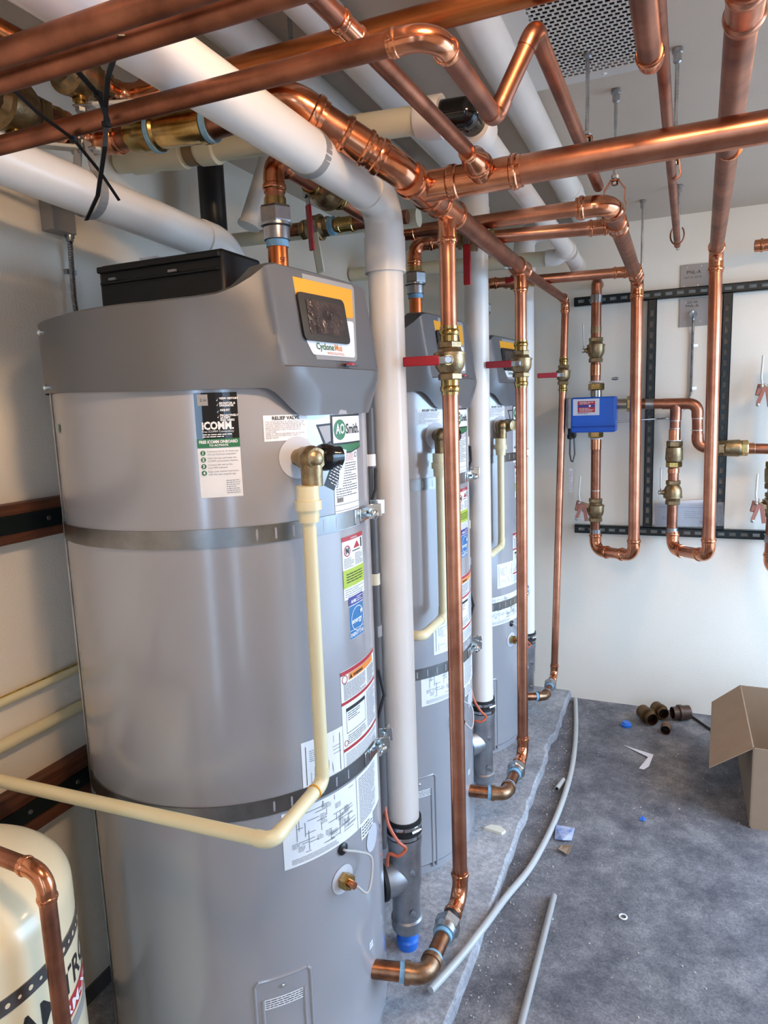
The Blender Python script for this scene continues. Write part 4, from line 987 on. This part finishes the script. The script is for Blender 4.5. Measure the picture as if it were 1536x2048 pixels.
for j in range(nr + 1): pf.box(((ix0 + ix1) / 2, iy0 + j * (iy1 - iy0) / nr, 2.4175), (ix1 - ix0, .0042, .0015))
for j in range(nr):
    y = iy0 + (j + .5) * (iy1 - iy0) / nr
    for i in range(nc + 1):
        x = ix0 + (i + (.5 if j % 2 else 0)) * p
        if x < ix1: pf.box((x, y, 2.4175), (.0046, (iy1 - iy0) / nr - .003, .0014))
o = pf.build('perforated_face', MATS['grille_white'], T, smooth=False, kind='stuff')
for x, y in ((-.20, gy1 - .02), (-.20, gy0 + .02)): MB().lathe((x, y, 2.416), (0, 0, -1), [(0, .006), (.003, .005), (.004, .002)], 10).build('screw', WHITE, T)

# ------------------------------------------------------------------ back wall: strut, mixing valve, valves
def strut(label, a, b, slots_up):
    # slotted C channel from a to b, web toward the wall side carries slots
    a = V(a); b = V(b); d = (b - a).normalized(); L = (b - a).length; n = V((0, -1, 0)); sd = d.cross(n)
    T = thing('strut_channel', label, 'channel', ((a + b) / 2), 'dark strut channels on the back wall')
    W = .041; mb = MB(); M = Matrix((d, sd, n)).transposed()
    def bx(s0, s1, w0, w1, h0, h1): mb.box(a + d * (s0 + s1) / 2 + sd * (w0 + w1) / 2 + n * (h0 + h1) / 2, (s1 - s0, w1 - w0, h1 - h0), M)
    bx(0, L, -W / 2, -W / 2 + .003, 0, W); bx(0, L, W / 2 - .003, W / 2, 0, W)
    bx(0, L, -W / 2, -.0075, W - .003, W); bx(0, L, .0075, W / 2, W - .003, W)
    pitch = .050; x = .02; last = 0
    while x + .030 < L:
        bx(last, x, -.0075, .0075, W - .003, W); last = x + .030; x += pitch
    bx(last, L, -.0075, .0075, W - .003, W)
    mb.build('channel', STRUT, T, smooth=False)
    return T
strut('upper horizontal dark strut channel on the back wall', (-.50, YB, 2.085), (XR - .1, YB, 2.085), 1)
strut('lower horizontal dark strut channel on the back wall', (-.49, YB, .943), (XR - .1, YB, .943), 1)
strut('left vertical dark strut channel between the horizontals', (-.137, YB, .965), (-.137, YB, 2.063), 1)
strut('right vertical dark strut channel behind the copper drop', (.186, YB, .965), (.186, YB, 2.063), 1)

MY = 3.55; RW = .0238
def vpipe(T, x, z0, z1, m=COPD, r=RW, y=MY): return MB().sweep([(x, y, z0), (x, y, z1)], r, 22).build('pipe', m, T)
def wclamp(T, P, ax, r=RW):
    MB().lathe(P, ax, [(-.018, r), (-.018, r * 1.18), (.018, r * 1.18), (.018, r)], 22).build('strut_clamp', STEEL, T)
    P = V(P); MB().box(P + V((0, .03, 0)), (.03, .03, .03)).build('clamp_foot', STEEL, T)
T = thing('mixing_valve', 'blue electronic mixing valve on the back wall with red and white label', 'mixing valve', (-.382, MY, 1.45))
body = MB().box((-.384, 3.50, 1.532), (.205, .13, .168)).build('housing', BLUEBOX, T, bevel=.008)
MB().box((-.384, 3.49, 1.475), (.2055, .1505, .002)).build('housing_seam', mat('blue_dark', (12, 60, 140), .4), T)
s = Sticker(planemap((-.476, 3.4345, 1.530), (1, 0, 0), (0, 0, 1)), .2)
s.rect(0, 0, .122, .078, mat('silver_label', (206, 208, 218), .4), 1); s.rect(.022, .048, .102, .067, RED, 2); s.rect(.022, .038, .102, .050, NAVY, 3); s.rect(.022, .014, .102, .038, RED, 2)
s.lines(.03, .052, .095, .064, 2, WHITE, 4, 91, .4, 4); s.lines(.03, .017, .095, .036, 3, WHITE, 4, 92, .35, 5); s.disc(.078, .044, .005, WHITE, 4); s.lines(.022, .006, .09, .011, 1, INK, 2, 93)
s.build('product_label', T)
MB().box((-.505, 3.56, 1.54), (.035, .08, .15)).build('power_box', STEEL, T, bevel=.003)
MB().lathe((-.505, 3.55, 1.465), (0, 0, -1), [(0, .012), (.03, .012), (.03, .015), (.05, .015), (.055, .006)], 14).build('cable_gland', BLACK, T)
MB().lathe((-.482, 3.52, 1.448), (0, 0, -1), [(0, .012), (.02, .012), (.03, .006)], 14).build('cable_gland', BLACK, T)
MB().sweep([(-.505, 3.55, 1.41), (-.505, 3.54, 1.34), (-.497, 3.53, 1.305), (-.488, 3.525, 1.30), (-.478, 3.52, 1.34), (-.482, 3.52, 1.42)], .004, 8).build('power_cable', DKGREY, T)
tg = MB().box((-.498, 3.535, 1.205), (.016, .001, .12)).build('hanging_tag', PAPER, T)
s = Sticker(planemap((-.504, 3.534, 1.15), (1, 0, 0), (0, 0, 1)), .2); s.lines(0, 0, .012, .11, 16, INK, 1, 94, .3, 2); s.build('tag_printing', tg, stuff=True)
for z, rr_, m in ((1.665, .038, BRASS), (1.435, .036, BRASS)): hexn(T, (-.382, MY, z), (0, 0, 1), rr_, .034, m, 'union_nut')
MB().lathe((-.382, MY, 1.61), (0, 0, 1), [(0, .027), (.045, .027)], 24).build('inlet_tube', mat('nickel', (170, 164, 150), .2, 1), T)
MB().lathe((-.28, MY, 1.578), (1, 0, 0), [(0, .026), (.045, .026)], 24).build('outlet_tube', mat('nickel', (170, 164, 150), .2, 1), T); hexn(T, (-.222, MY, 1.577), (1, 0, 0), .038, .034, BRASS, 'union_nut')
MB().lathe((-.31, MY, 1.70), (1, 0, 0), [(0, .006), (.02, .008), (.03, .004)], 10).build('lead_seal', STEEL, T)
# supply above
T = thing('copper_supply', 'copper supply pipe above the blue mixing valve', 'pipe', (-.386, MY, 1.70))
vpipe(T, -.386, 1.685, 2.15); run(T, [(-.386, MY, 2.10), (-.386, MY, 2.16), (-.386, YB, 2.16)], .022, COPD, COPD, press=False, k=1.2)
wclamp(T, (-.386, MY, 2.08), (0, 0, 1)); band(T, (-.386, MY, 1.935), (0, 0, 1), RW * 1.06, .03, BRONZE, 'collar'); band(T, (-.386, MY, 1.745), (0, 0, 1), RW * 1.07, .05, COPF, 'adapter'); band(T, (-.386, MY, 1.69), (0, 0, 1), RW * 1.2, .006, TEFL, 'flux_band')
ball_valve('bronze ball valve above the blue mixing valve', (-.386, MY, 1.841), (0, 0, 1), .022, (-1, -.1, 0), (0, -.35, 1), WHTL, mats=(BRONZE, BRONZE), L=.062, LL=.13, lw=.012, group='bronze wall valves', press=False)
T = thing('copper_return', 'copper pipe from below the blue mixing valve to the lower strut', 'pipe', (-.378, MY, .9))
vpipe(T, -.380, .90, 1.43); wclamp(T, (-.378, MY, .94), (0, 0, 1)); band(T, (-.380, MY, 1.385), (0, 0, 1), RW * 1.08, .05, COPF, 'adapter'); band(T, (-.380, MY, 1.413), (0, 0, 1), RW * 1.2, .006, TEFL, 'flux_band'); band(T, (-.38, MY, 1.155), (0, 0, 1), RW * 1.05, .004, SOLD, 'solder_band')
def lever_bracket(label, P, sgn=1):
    P = V(P); T = thing('lever_bracket', label, 'valve lever', P, 'copper toned lever brackets')
    MB().bar(P + V((-.05, -.01, .045)), P + V((-.06, -.012, -.005)), .022, .024, (0, 1, 0)).build('arm', TERRA, T, bevel=.003)
    MB().bar(P + V((-.035, -.02, .03)), P + V((-.06, -.03, -.04)), .016, .004, (0, 1, 0)).build('arm', TERRA, T, bevel=.001)
    MB().bar(P + V((-.025, -.02, .03)), P + V((-.012, -.022, -.055)), .018, .005, (0, 1, 0)).build('arm', TERRA, T, bevel=.001)
    MB().bar(P + V((-.04, -.005, .03)), P + V((.0, 0, .015)), .02, .02).build('hub', BRONZE, T, bevel=.002)
    for dx, dz in ((-.048, .036), (-.06, -.045)): MB().lathe(P + V((dx, -.025, dz)), (0, -1, 0), [(0, .008), (.008, .008), (.01, .004)], 6).build('bolt', STEEL, T)
    MB().sweep([P + V((-.045, -.02, .045)), P + V((-.05, -.025, .075)), P + V((-.045, -.01, .17))], .0045, 8).build('white_lever', WHTL, T)
ball_valve('lower bronze ball valve between the blue mixing valve and lower strut', (-.379, MY, 1.056), (0, 0, 1), .022, (-1, 0, 0), (0, 0, 1), WHTL, mats=(BRONZE, BRONZE), L=.062, LL=.03, lw=.008, group='bronze wall valves', press=False)
lever_bracket('copper lever bracket left of the lower mixing valve pipe', (-.405, MY - .02, 1.06))
# outlet loop
T = thing('copper_loop', 'copper loop with soldered elbows right of the blue mixing valve', 'pipe', (.02, MY, 1.35))
run(T, [(-.21, MY, 1.577), (.072, MY, 1.568), (.078, MY, 1.366), (.17, MY, 1.362)], RW, COPD, COPD, press=False, k=1.7)
MB().lathe((-.02, MY, 1.57), (0, 0, -1), [(0, RW * 1.08), (.075, RW * 1.08), (.075, RW)], 22).build('tee_branch', COPD, T)
MB().lathe((-.02, MY, 1.571), (1, 0, -.02), [(-.06, RW), (-.06, RW * 1.09), (.06, RW * 1.09), (.06, RW)], 22).build('tee_body', COPD, T)
for z in (1.492, 1.455): band(T, (-.021, MY, z), (0, 0, 1), RW * 1.1, .004, SOLD, 'solder_band')
for z in (1.50, 1.445): band(T, (.075, MY, z), (0, 0, 1), RW * 1.14, .004, SOLD, 'solder_band')
wclamp(T, (-.137, MY, 1.574), (1, 0, 0))
vpipe(T, -.021, 1.40, 1.56); vpipe(T, -.023, .93, 1.30); wclamp(T, (-.022, MY, .96), (0, 0, 1))
band(T, (-.022, MY, 1.425), (0, 0, 1), RW * 1.1, .05, COPF, 'adapter'); band(T, (-.023, MY, 1.255), (0, 0, 1), RW * 1.1, .02, COPF, 'adapter')
for z in (1.398, 1.278): band(T, (-.022, MY, z), (0, 0, 1), RW * 1.25, .006, TEFL, 'flux_band')
def check_valve(label, P, ax, r):
    P = V(P); ax = V(ax); T = thing('check_valve', label, 'valve', P, 'bronze check valves')
    MB().lathe(P, ax, [(-.035, r * 1.3), (-.03, r * 1.55), (.025, r * 1.65), (.035, r * 1.5)], 24).build('body', BRONZE, T)
    hexn(T, P - ax * .048, ax, r * 1.5, .028, BRONZE, 'hex_end'); hexn(T, P + ax * .05, ax, r * 1.5, .028, BRASS, 'hex_end')
check_valve('bronze check valve hanging below the copper loop tee', (-.022, MY, 1.335), (0, 0, -1), .024)
check_valve('horizontal bronze check valve right of the copper drop', (.225, MY, 1.360), (1, 0, 0), .024)
ball_valve('bronze ball valve below the hanging check valve', (-.023, MY, 1.15), (0, 0, -1), .022, (-1, -.1, 0), (0, -.4, 1), WHTL, mats=(BRONZE, BRONZE), L=.062, LL=.13, lw=.012, group='bronze wall valves', press=False)
T = thing('copper_riser', 'copper riser with bronze valves at the right edge of the picture', 'pipe', (.40, MY, .8), 'copper risers')
MB().sweep([(.28, MY, 1.358), (.385, MY, 1.355)], RW, 22).build('pipe', COPD, T); band(T, (.295, MY, 1.358), (1, 0, 0), RW * 1.1, .03, COPF, 'adapter'); band(T, (.272, MY, 1.358), (1, 0, 0), RW * 1.25, .006, TEFL, 'flux_band'); band(T, (.315, MY, 1.357), (1, 0, 0), RW * 1.1, .004, SOLD, 'solder_band')
vpipe(T, .398, .88, 1.75); run(T, [(.398, MY, .95), (.398, MY, .80), (.55, 3.40, .80)], RW, COPPER, COPF, k=1.8); wclamp(T, (.398, MY, .945), (0, 0, 1))
ball_valve('upper bronze ball valve at the right edge of the picture', (.398, MY, 1.62), (0, 0, 1), .022, (-1, 0, 0), (0, 0, 1), WHTL, mats=(BRONZE, BRONZE), L=.06, LL=.03, lw=.008, group='bronze wall valves', press=False)
ball_valve('lower bronze ball valve at the right edge of the picture', (.398, MY, 1.10), (0, 0, 1), .022, (-1, 0, 0), (0, 0, 1), WHTL, mats=(BRONZE, BRONZE), L=.06, LL=.03, lw=.008, group='bronze wall valves', press=False)
check_valve('bronze check valve at the right edge between two ball valves', (.398, MY, 1.235), (0, 0, 1), .024)
lever_bracket('upper copper lever bracket at the right edge', (.375, MY - .02, 1.60)); lever_bracket('lower copper lever bracket at the right edge', (.375, MY - .02, 1.075))
T = thing('copper_stub', 'open copper pipe end at the right edge high on the back wall', 'pipe', (.35, 3.5, 2.23))
MB().sweep([(.30, 3.5, 2.235), (.9, 3.5, 2.235)], .022, 22, cap=False).build('pipe', COPPER, T)
MB().lathe((.275, 3.5, 2.235), (1, 0, 0), [(.0, .021), (0, .025), (.02, .025), (.023, .029), (.03, .029), (.034, .025), (.06, .025), (.06, .022)], 24, cap=False).build('coupling', COPF, T)
MB().lathe((.285, 3.5, 2.235), (1, 0, 0), [(0, .0205), (.001, .0205)], 22).build('bore_shade', mat('shade_black', (9, 8, 8), .9), T)  # black disc paints the shade inside the open pipe end

# electrical plates, cable
T = thing('cover_plate', 'grey electrical cover plate marked PNL-A above the upper strut', 'cover plate', (.04, YB, 2.11), 'grey cover plates')
MB().box((.045, YB - .003, 2.155), (.125, .006, .115)).build('plate', PLATE, T, bevel=.001)
s = Sticker(planemap((.01, YB - .0062, 2.165), (1, 0, 0), (0, 0, 1)), .2); s.text(0, .004, .022, 'PNL-A', INK, 1, width=.06); s.text(-.012, -.016, .012, 'CKT-31-33-35', INK, 1, width=.075); s.build('marker_writing', T, stuff=True)
for x, z in ((.01, 2.20), (.07, 2.20), (.0, 2.115), (.06, 2.115)): MB().lathe((x, YB - .006, z), (0, -1, 0), [(0, .004), (.002, .003)], 8).build('screw', STEEL, T)
T = thing('cover_plate', 'grey electrical cover plate with cable fitting below the upper strut', 'cover plate', (.04, YB, 1.93), 'grey cover plates')
MB().box((.045, YB - .003, 1.995), (.125, .006, .13)).build('plate', PLATE, T, bevel=.001)
s = Sticker(planemap((.0, YB - .0062, 2.02), (1, 0, 0), (0, 0, 1)), .2); s.text(.01, .016, .012, '025-30', INK, 1, width=.05); s.text(.01, -.002, .016, 'PNL-A', INK, 1, width=.055); s.build('marker_writing', T, stuff=True)
for x, z in ((.01, 1.95), (.075, 1.95), (.01, 2.04)): MB().lathe((x, YB - .006, z), (0, -1, 0), [(0, .004), (.002, .003)], 8).build('screw', STEEL, T)
MB().lathe((.043, YB - .006, 1.985), (0, -1, -.3), [(0, .018), (.006, .018), (.006, .013), (.03, .013)], 16).build('connector', CHROME, T)
def flex(pts, r, T, m=STEEL, nm='armoured_cable', pitch=.006):
    pts = [V(p) for p in pts]; P = []; R = []
    for a, b in zip(pts, pts[1:]):
        n = max(1, int((b - a).length / pitch))
        for i in range(n): P += [a + (b - a) * i / n, a + (b - a) * (i + .5) / n]; R += [r * .86, r * 1.08]
    return MB().sweep(P, R, 10).build(nm, m, T)
T = thing('armoured_cable', 'thin armoured cable down the back wall from the lower cover plate', 'cable', (.04, 3.63, 1.55), 'armoured cables')
flex([(.043, YB - .03, 1.985), (.043, YB - .03, 1.96), (.043, YB - .012, 1.90), (.043, YB - .012, 1.62), (.02, YB - .012, 1.55), (-.04, YB - .012, 1.50)], .0065, T)
for z in (1.84, 1.64): MB().box((.052, YB - .004, z), (.03, .008, .012)).build('clip', CHROME, T)
T = thing('armoured_cable', 'thin cable from the blue mixing valve behind the copper pipes', 'cable', (-.15, 3.6, 1.47), 'armoured cables')
flex([(-.285, 3.53, 1.493), (-.20, 3.56, 1.498), (-.05, 3.63, 1.502)], .0045, T)
T = thing('junction_box', 'steel junction box high on the left wall behind the intake pipe', 'junction box', (XL, 1.33, 2.05))
MB().box((XL + .02, 1.32, 2.10), (.04, .07, .10)).build('box', PLATE, T, bevel=.002)
MB().lathe((XL + .025, 1.345, 2.055), (0, 0, -1), [(0, .012), (.012, .012), (.012, .009), (.02, .009)], 12).build('connector', STEEL, T)
flex([(XL + .025, 1.345, 2.04), (XL + .02, 1.345, 1.90), (XL + .03, 1.345, 1.78)], .0065, T)
MB().box((XL + .006, 1.355, 1.965), (.012, .03, .012)).build('clip', STEEL, T)
T = thing('document_pouch', 'clear pouch of papers tucked behind the lower pipes on the back wall', 'papers', (.04, 3.62, .965))
for i, (dx, dz, rt_) in enumerate(((0, 0, 1), (.02, .015, -3), (.03, .022, -5))):
    M = Matrix.Rotation(math.radians(rt_), 3, 'Y'); MB().box((.02 + dx, 3.612 + .006 * i, 1.03 + dz), (.26, .002, .10), M).build('sheet', PAPER, T)
s = Sticker(planemap((-.09, 3.6105, .985), (1, 0, .0), (0, 0, 1)), .2); s.rect(.0, .084, .22, .086, NAVY, 1); s.lines(.02, .02, .07, .04, 3, INK, 1, 95, .3); s.lines(.12, .03, .2, .07, 4, GREYI, 1, 96, .3); s.text(.19, .012, .012, 'Install', INK, 1); s.build('sheet_printing', T, stuff=True)
MB().box((.05, 3.606, 1.035), (.31, .0015, .115), Matrix.Rotation(math.radians(-3), 3, 'Y')).build('pouch', CLEAR, T)

# ------------------------------------------------------------------ left wall: lumber, strut plate, small pipes
for i, (z0, z1, lab) in enumerate(((1.322, 1.412, 'upper stained wood ledger on the left wall behind the strap'), (.625, .745, 'lower stained wood ledger on the left wall behind the strap'))):
    T = thing('wood_ledger', lab, 'ledger board', (XL + .02, 1.4, z0), 'stained wood ledgers')
    MB().box((XL + .019, 1.55, (z0 + z1) / 2), (.038, 4.1, z1 - z0)).build('board', WOOD, T, bevel=.003)
    MB().box((XL + .0405, 1.75, (z0 + z1) / 2), (.005, 3.6, .042)).build('steel_channel', STRUT, T)
    for y in (1.04, 1.18, 1.28): MB().lathe((XL + .043, y, (z0 + z1) / 2), (1, 0, 0), [(0, .006), (.003, .005)], 8).build('screw', STEEL, T)
for i, (z, r, lab) in enumerate(((.962, .011, 'upper cream plastic line along the left wall'), (.862, .0145, 'lower cream plastic line along the left wall'))):
    T = thing('wall_pipe', lab, 'pipe', (XL + .02, 1.3, z), 'cream lines along the left wall')
    MB().sweep([(XL + r + .004, -.4, z), (XL + r + .004, 3.5, z)], r, 18).build('pipe', CPVC, T)
    MB().box((XL + .006, 2.0, z), (.012, .02, r * 2.6)).build('clip', STEEL, T)
    if i == 0: MB().sweep([(XL + r + .005, .2, z + r + .001), (XL + r + .005, 3.0, z + r + .001)], .0022, 8).build('yellow_stripe', mat('yellow_stripe', (190, 160, 60), .5, ns=60, c2=(120, 96, 50)), T)

# ------------------------------------------------------------------ expansion tank
EC = V((-1.10, .64, 0)); ER = .2
T = thing('expansion_tank', 'beige expansion tank standing at the lower left corner', 'tank', (EC.x, EC.y, ZP))
prof = [(ZP, .15), (ZP + .05, .15), (ZP + .05, .19), (ZP + .09, ER), (.80, ER)]
for i in range(1, 13):
    a = math.pi / 2 * i / 12; prof.append((.80 + .10 * math.sin(a), max(.004, ER * math.cos(a))))
MB().lathe((EC.x, EC.y, 0), (0, 0, 1), prof, 64).build('shell', TANKC, T)
MB().lathe((EC.x, EC.y, .735), (0, 0, 1), [(-.013, ER), (-.013, ER + .002), (.013, ER + .002), (.013, ER)], 64).build('perforated_strap', STRAPM, T)
s = Sticker(cylmap((EC.x, EC.y), ER + .002, -70, .735))
for i in range(40): s.disc(ER * math.radians(5.4 * i), 0, .0042 if i % 2 else .003, TANKC, 1, 10)
s.build('strap_holes', T, stuff=True)
s = Sticker(cylmap((EC.x, EC.y), ER, -10, .588), .008)
s.text(0, .062, .062, 'AMTROL', INK, 1, width=.25, off=.0008); s.rect(-.02, .018, .33, .050, RED, 1); s.text(.02, .024, .028, 'THERM-X-TROL', WHITE, 2, width=.28, off=.0006); s.rect(.06, -.012, .28, .008, MIDGREY, 1); s.poly([(-.09, .0), (-.06, .07), (-.05, .06), (-.07, .0)], RED, 1)
s.build('brand_print', T, stuff=True)
T = thing('copper_line', 'copper line bending down in front of the beige expansion tank', 'pipe', (-.846, .645, ZP))
run(T, [(-1.36, .655, .955), (-.848, .646, .936), (-.846, .645, ZP)], .0125, COPD, COPF, k=2.3)
MB().lathe((-.846, .645, ZP), (0, 0, 1), [(0, .03), (.006, .03), (.008, .016), (.02, .016)], 20).build('floor_flange', COPF, T)

# ------------------------------------------------------------------ cable ties
def tie(label, pts, w=.007):
    T = thing('cable_tie', label, 'cable tie', pts[-1], 'black cable ties'); MB().ribbon(pts, w, .0018, (1, 1, .3)).build('strap', BLACK, T); MB().box(pts[len(pts) // 2], (.010, .008, .008)).build('head', BLACK, T)
tie('longest black cable tie hanging across the slim copper line', [(-.597, .676, 2.03), (-.70, .76, 2.04), (-.778, .835, 2.045), (-.792, .848, 2.028), (-.80, .85, 2.00), (-.90, .93, 1.965), (-1.0, 1.0, 1.955)])
tie('short black cable tie looped from the paired copper lines', [(-.735, .676, 2.06), (-.745, .74, 2.06), (-.775, .82, 2.055), (-.785, .845, 2.03)])
tie('slanting black cable tie at the left crossing to the intake pipe', [(-.815, .676, 2.045), (-.85, .78, 2.03), (-.87, .86, 2.025), (-.90, .94, 2.005), (-.92, 1.0, 1.978)], .005)

# ------------------------------------------------------------------ floor items
T = thing('cardboard_box', 'open cardboard box with a bent flap at the right edge', 'box', (.53, 2.97, 0))
bx0, bx1, by0, by1, bz = .278, .80, 2.69, 3.30, .318
th = .005
for c_, s_ in (((bx0 + th / 2, (by0 + by1) / 2, bz / 2), (th, by1 - by0, bz)), ((bx1 - th / 2, (by0 + by1) / 2, bz / 2), (th, by1 - by0, bz)), (((bx0 + bx1) / 2, by0 + th / 2, bz / 2), (bx1 - bx0, th, bz)), (((bx0 + bx1) / 2, by1 - th / 2, bz / 2), (bx1 - bx0, th, bz))):
    MB().box(c_, s_).build('side', CARD, T, smooth=False)
MB().box(((bx0 + bx1) / 2, (by0 + by1) / 2, th / 2), (bx1 - bx0, by1 - by0, th)).build('bottom', CARD, T, smooth=False)
def flap(p): MB().prism(p, (0, 0, -.004)).build('flap', CARD, T, smooth=False)
flap([(bx0, by0, bz), (bx0, by1, bz), (.165, 3.27, .235), (.135, by0 + .0, .215)])
flap([(bx1, by0, bz), (bx1, by1, bz), (bx1 + .15, by1, bz + .1), (bx1 + .15, by0, bz + .1)])
def tubing(label, pts, r, m, nm, cat):
    # smooth catmull path
    P = [V(p) for p in pts]; Q = []
    for i in range(len(P) - 1):
        p0 = P[max(0, i - 1)]; p1 = P[i]; p2 = P[i + 1]; p3 = P[min(len(P) - 1, i + 2)]
        for j in range(8):
            t = j / 8; Q.append(.5 * ((2 * p1) + (p2 - p0) * t + (2 * p0 - 5 * p1 + 4 * p2 - p3) * t * t + (3 * p1 - p0 - 3 * p2 + p3) * t ** 3))
    Q.append(P[-1]); T = thing(nm, label, cat, (P[len(P) // 2].x, P[len(P) // 2].y, 0))
    MB().sweep(Q, r, 14).build('tube', m, T); d = (P[0] - P[1]).normalized(); MB().lathe(P[0], d, [(-.001, r * .7), (.0006, r * .7)], 12).build('bore_shade', mat('shade_black', (9, 8, 8), .9), T)  # black end disc paints the shaded hollow of the tube
tubing('long milky hose curving along the pad edge to the back wall', [(-.478, 3.61, .012), (-.433, 3.30, .012), (-.402, 3.0, .012), (-.392, 2.74, .012), (-.402, 2.45, .012), (-.433, 2.18, .012), (-.476, 1.98, .024), (-.500, 1.80, ZP + .013), (-.535, 1.66, ZP + .012), (-.575, 1.53, ZP + .012)], .011, TUBEG, 'hose', 'hose')
tubing('straight grey conduit lying on the floor at the bottom', [(-.336, 2.06, .010), (-.336, 1.8, .010), (-.337, 1.2, .010)], .0098, mat('grey_conduit', (158, 156, 152), .5, n=.1), 'conduit', 'conduit')
tubing('short cut length of tube beside the hose', [(-.43, 2.70, .010), (-.415, 2.78, .010)], .010, TUBEG, 'tube_offcut', 'tube')
def fitting(label, P, az, r, L, m, two=True):
    P = V(P); d = V((math.cos(math.radians(az)), math.sin(math.radians(az)), 0)); T = thing('pipe_fitting', label, 'pipe fitting', (P.x, P.y, 0), 'loose pipe fittings')
    P.z = r * 1.15
    MB().lathe(P, d, [(-L / 2, r * .95), (-L / 2, r * 1.02), (-.005, r * 1.02), (-.003, r * 1.15), (.012, r * 1.15), (.014, r * (.9 if two else 1.0)), (L / 2, r * (.9 if two else 1.0)), (L / 2, r * .8)], 26, cap=False).build('body', m, T)
    MB().lathe(P, d, [(-L / 2, r * .93), (L / 2 - .004, r * .78)], 26, cap=False).build('inner_wall', COPD, T)
    MB().lathe(P, d, [(-.001, r * .85), (.001, r * .85)], 20).build('bore_shade', mat('shade_black', (9, 8, 8), .9), T)  # black disc mid-body paints the shade inside the fitting
FIT = mat('dull_bronze', (138, 104, 62), .4, .9, ns=20, c2=(92, 68, 42))
fitting('largest loose bronze fitting on the floor by the back wall', (-.110, 3.47, 0), -60, .034, .10, FIT)
fitting('loose bronze fitting leaning behind the largest one', (-.055, 3.555, 0), -62, .031, .08, FIT)
fitting('small brown fitting in front of the other loose fittings', (-.022, 3.39, 0), 85, .022, .06, mat('brown_fitting', (120, 92, 74), .5, .6))
fitting('dark copper fitting nearest the back wall, right of the others', (.042, 3.555, 0), 205, .034, .085, mat('dark_fitting', (92, 72, 62), .5, .7))
T = thing('extension_cord', 'short black cord lying along the back wall behind the box', 'cord', (.17, 3.5, 0)); MB().sweep([(.075, 3.625, .03), (.085, 3.61, .008), (.16, 3.50, .007), (.24, 3.40, .007)], .006, 10).build('sheath', RUBBER, T)
MB().lathe((-.205, 3.40, 0), (0, 0, 1), [(0, .024), (.012, .026), (.014, .02), (.022, .017), (.022, .005)], 20).build('blue_cap', BLUEP, None, label='blue plastic cap on the floor near the back wall', cat='cap')
def scrap(label, pts, m, z=.001, nm='scrap', th=.0012): MB().prism([(x, y, z + zz) for x, y, zz in pts], (0, 0, th)).build(nm, m, None, smooth=False, label=label, cat='scrap')
scrap('tiny blue scrap on the middle of the floor', [(-.105, 2.60, 0), (-.092, 2.625, .006), (-.078, 2.612, .0), (-.085, 2.592, .004)], BLUEP)
scrap('curled paper strip on the floor below the loose fittings', [(-.20, 3.19, 0), (-.07, 3.135, .004), (-.085, 3.03, 0), (-.105, 2.99, .002), (-.125, 2.995, .001), (-.092, 3.10, .006), (-.105, 3.115, .004)], PAPER)
scrap('crumpled clear wrapper with blue print beside the hose', [(-.385, 2.37, 0), (-.392, 2.44, .012), (-.36, 2.455, .004), (-.322, 2.44, .014), (-.325, 2.38, .003), (-.355, 2.36, .01)], mat('wrapper', (190, 196, 214), .2, ns=30, c2=(120, 146, 200)), th=.003)
scrap('torn brown paper beside the wrapper', [(-.355, 2.345, 0), (-.36, 2.30, .01), (-.325, 2.29, .004), (-.318, 2.34, .008)], CARD, th=.003)
scrap('pale plaster lump on the pad between the heaters and hose', [(-.63, 2.285, 0), (-.61, 2.31, 0), (-.575, 2.315, 0), (-.55, 2.295, 0), (-.56, 2.275, 0), (-.60, 2.28, 0)], mat('plaster', (228, 224, 206), .8), z=ZP, nm='plaster_lump', th=.01)
T = thing('washer', 'small white washer lying on the lower floor', 'washer', (-.122, 2.05, 0)); 
a_ = [V((-.122 + .011 * math.cos(2 * math.pi * i / 20), 2.05 + .011 * math.sin(2 * math.pi * i / 20), .003)) for i in range(21)]; MB().sweep(a_, .0025, 8).build('ring', WHITE, T)
MB().lathe((-.705, 1.50, ZP), (0, .3, 1), [(0, .014), (.012, .016), (.02, .012)], 14).build('rubber_plug', RUBBER, None, label='black rubber plug on the pad beside the blue cap', cat='plug')
# loose grit and chips scattered along the floor joint: nobody could count them
gr = MB(); rn = random.Random(12)
for i in range(420):
    if i < 230: x = -.50 + abs(rn.gauss(0, .05)) + .004; y = rn.uniform(1.3, 3.6)
    else: x = rn.uniform(-.45, .9); y = rn.uniform(.9, 3.6)
    s_ = rn.uniform(.0012, .004); gr.box((x, y, s_ * .4), (s_ * rn.uniform(.7, 1.8), s_, s_ * .8), Matrix.Rotation(rn.uniform(0, 3.1), 3, 'Z'))
for i in range(60): 
    s_ = rn.uniform(.0012, .003); gr.box((rn.uniform(-.64, -.53), rn.uniform(1.5, 3.6), ZP + s_ * .4), (s_ * 1.5, s_, s_ * .8))
gr.build('grit', mat('grit', (206, 204, 198), .9, n=.3, ns=40), None, smooth=False, label='loose grit and chips scattered over the concrete floor', cat='grit', kind='stuff')
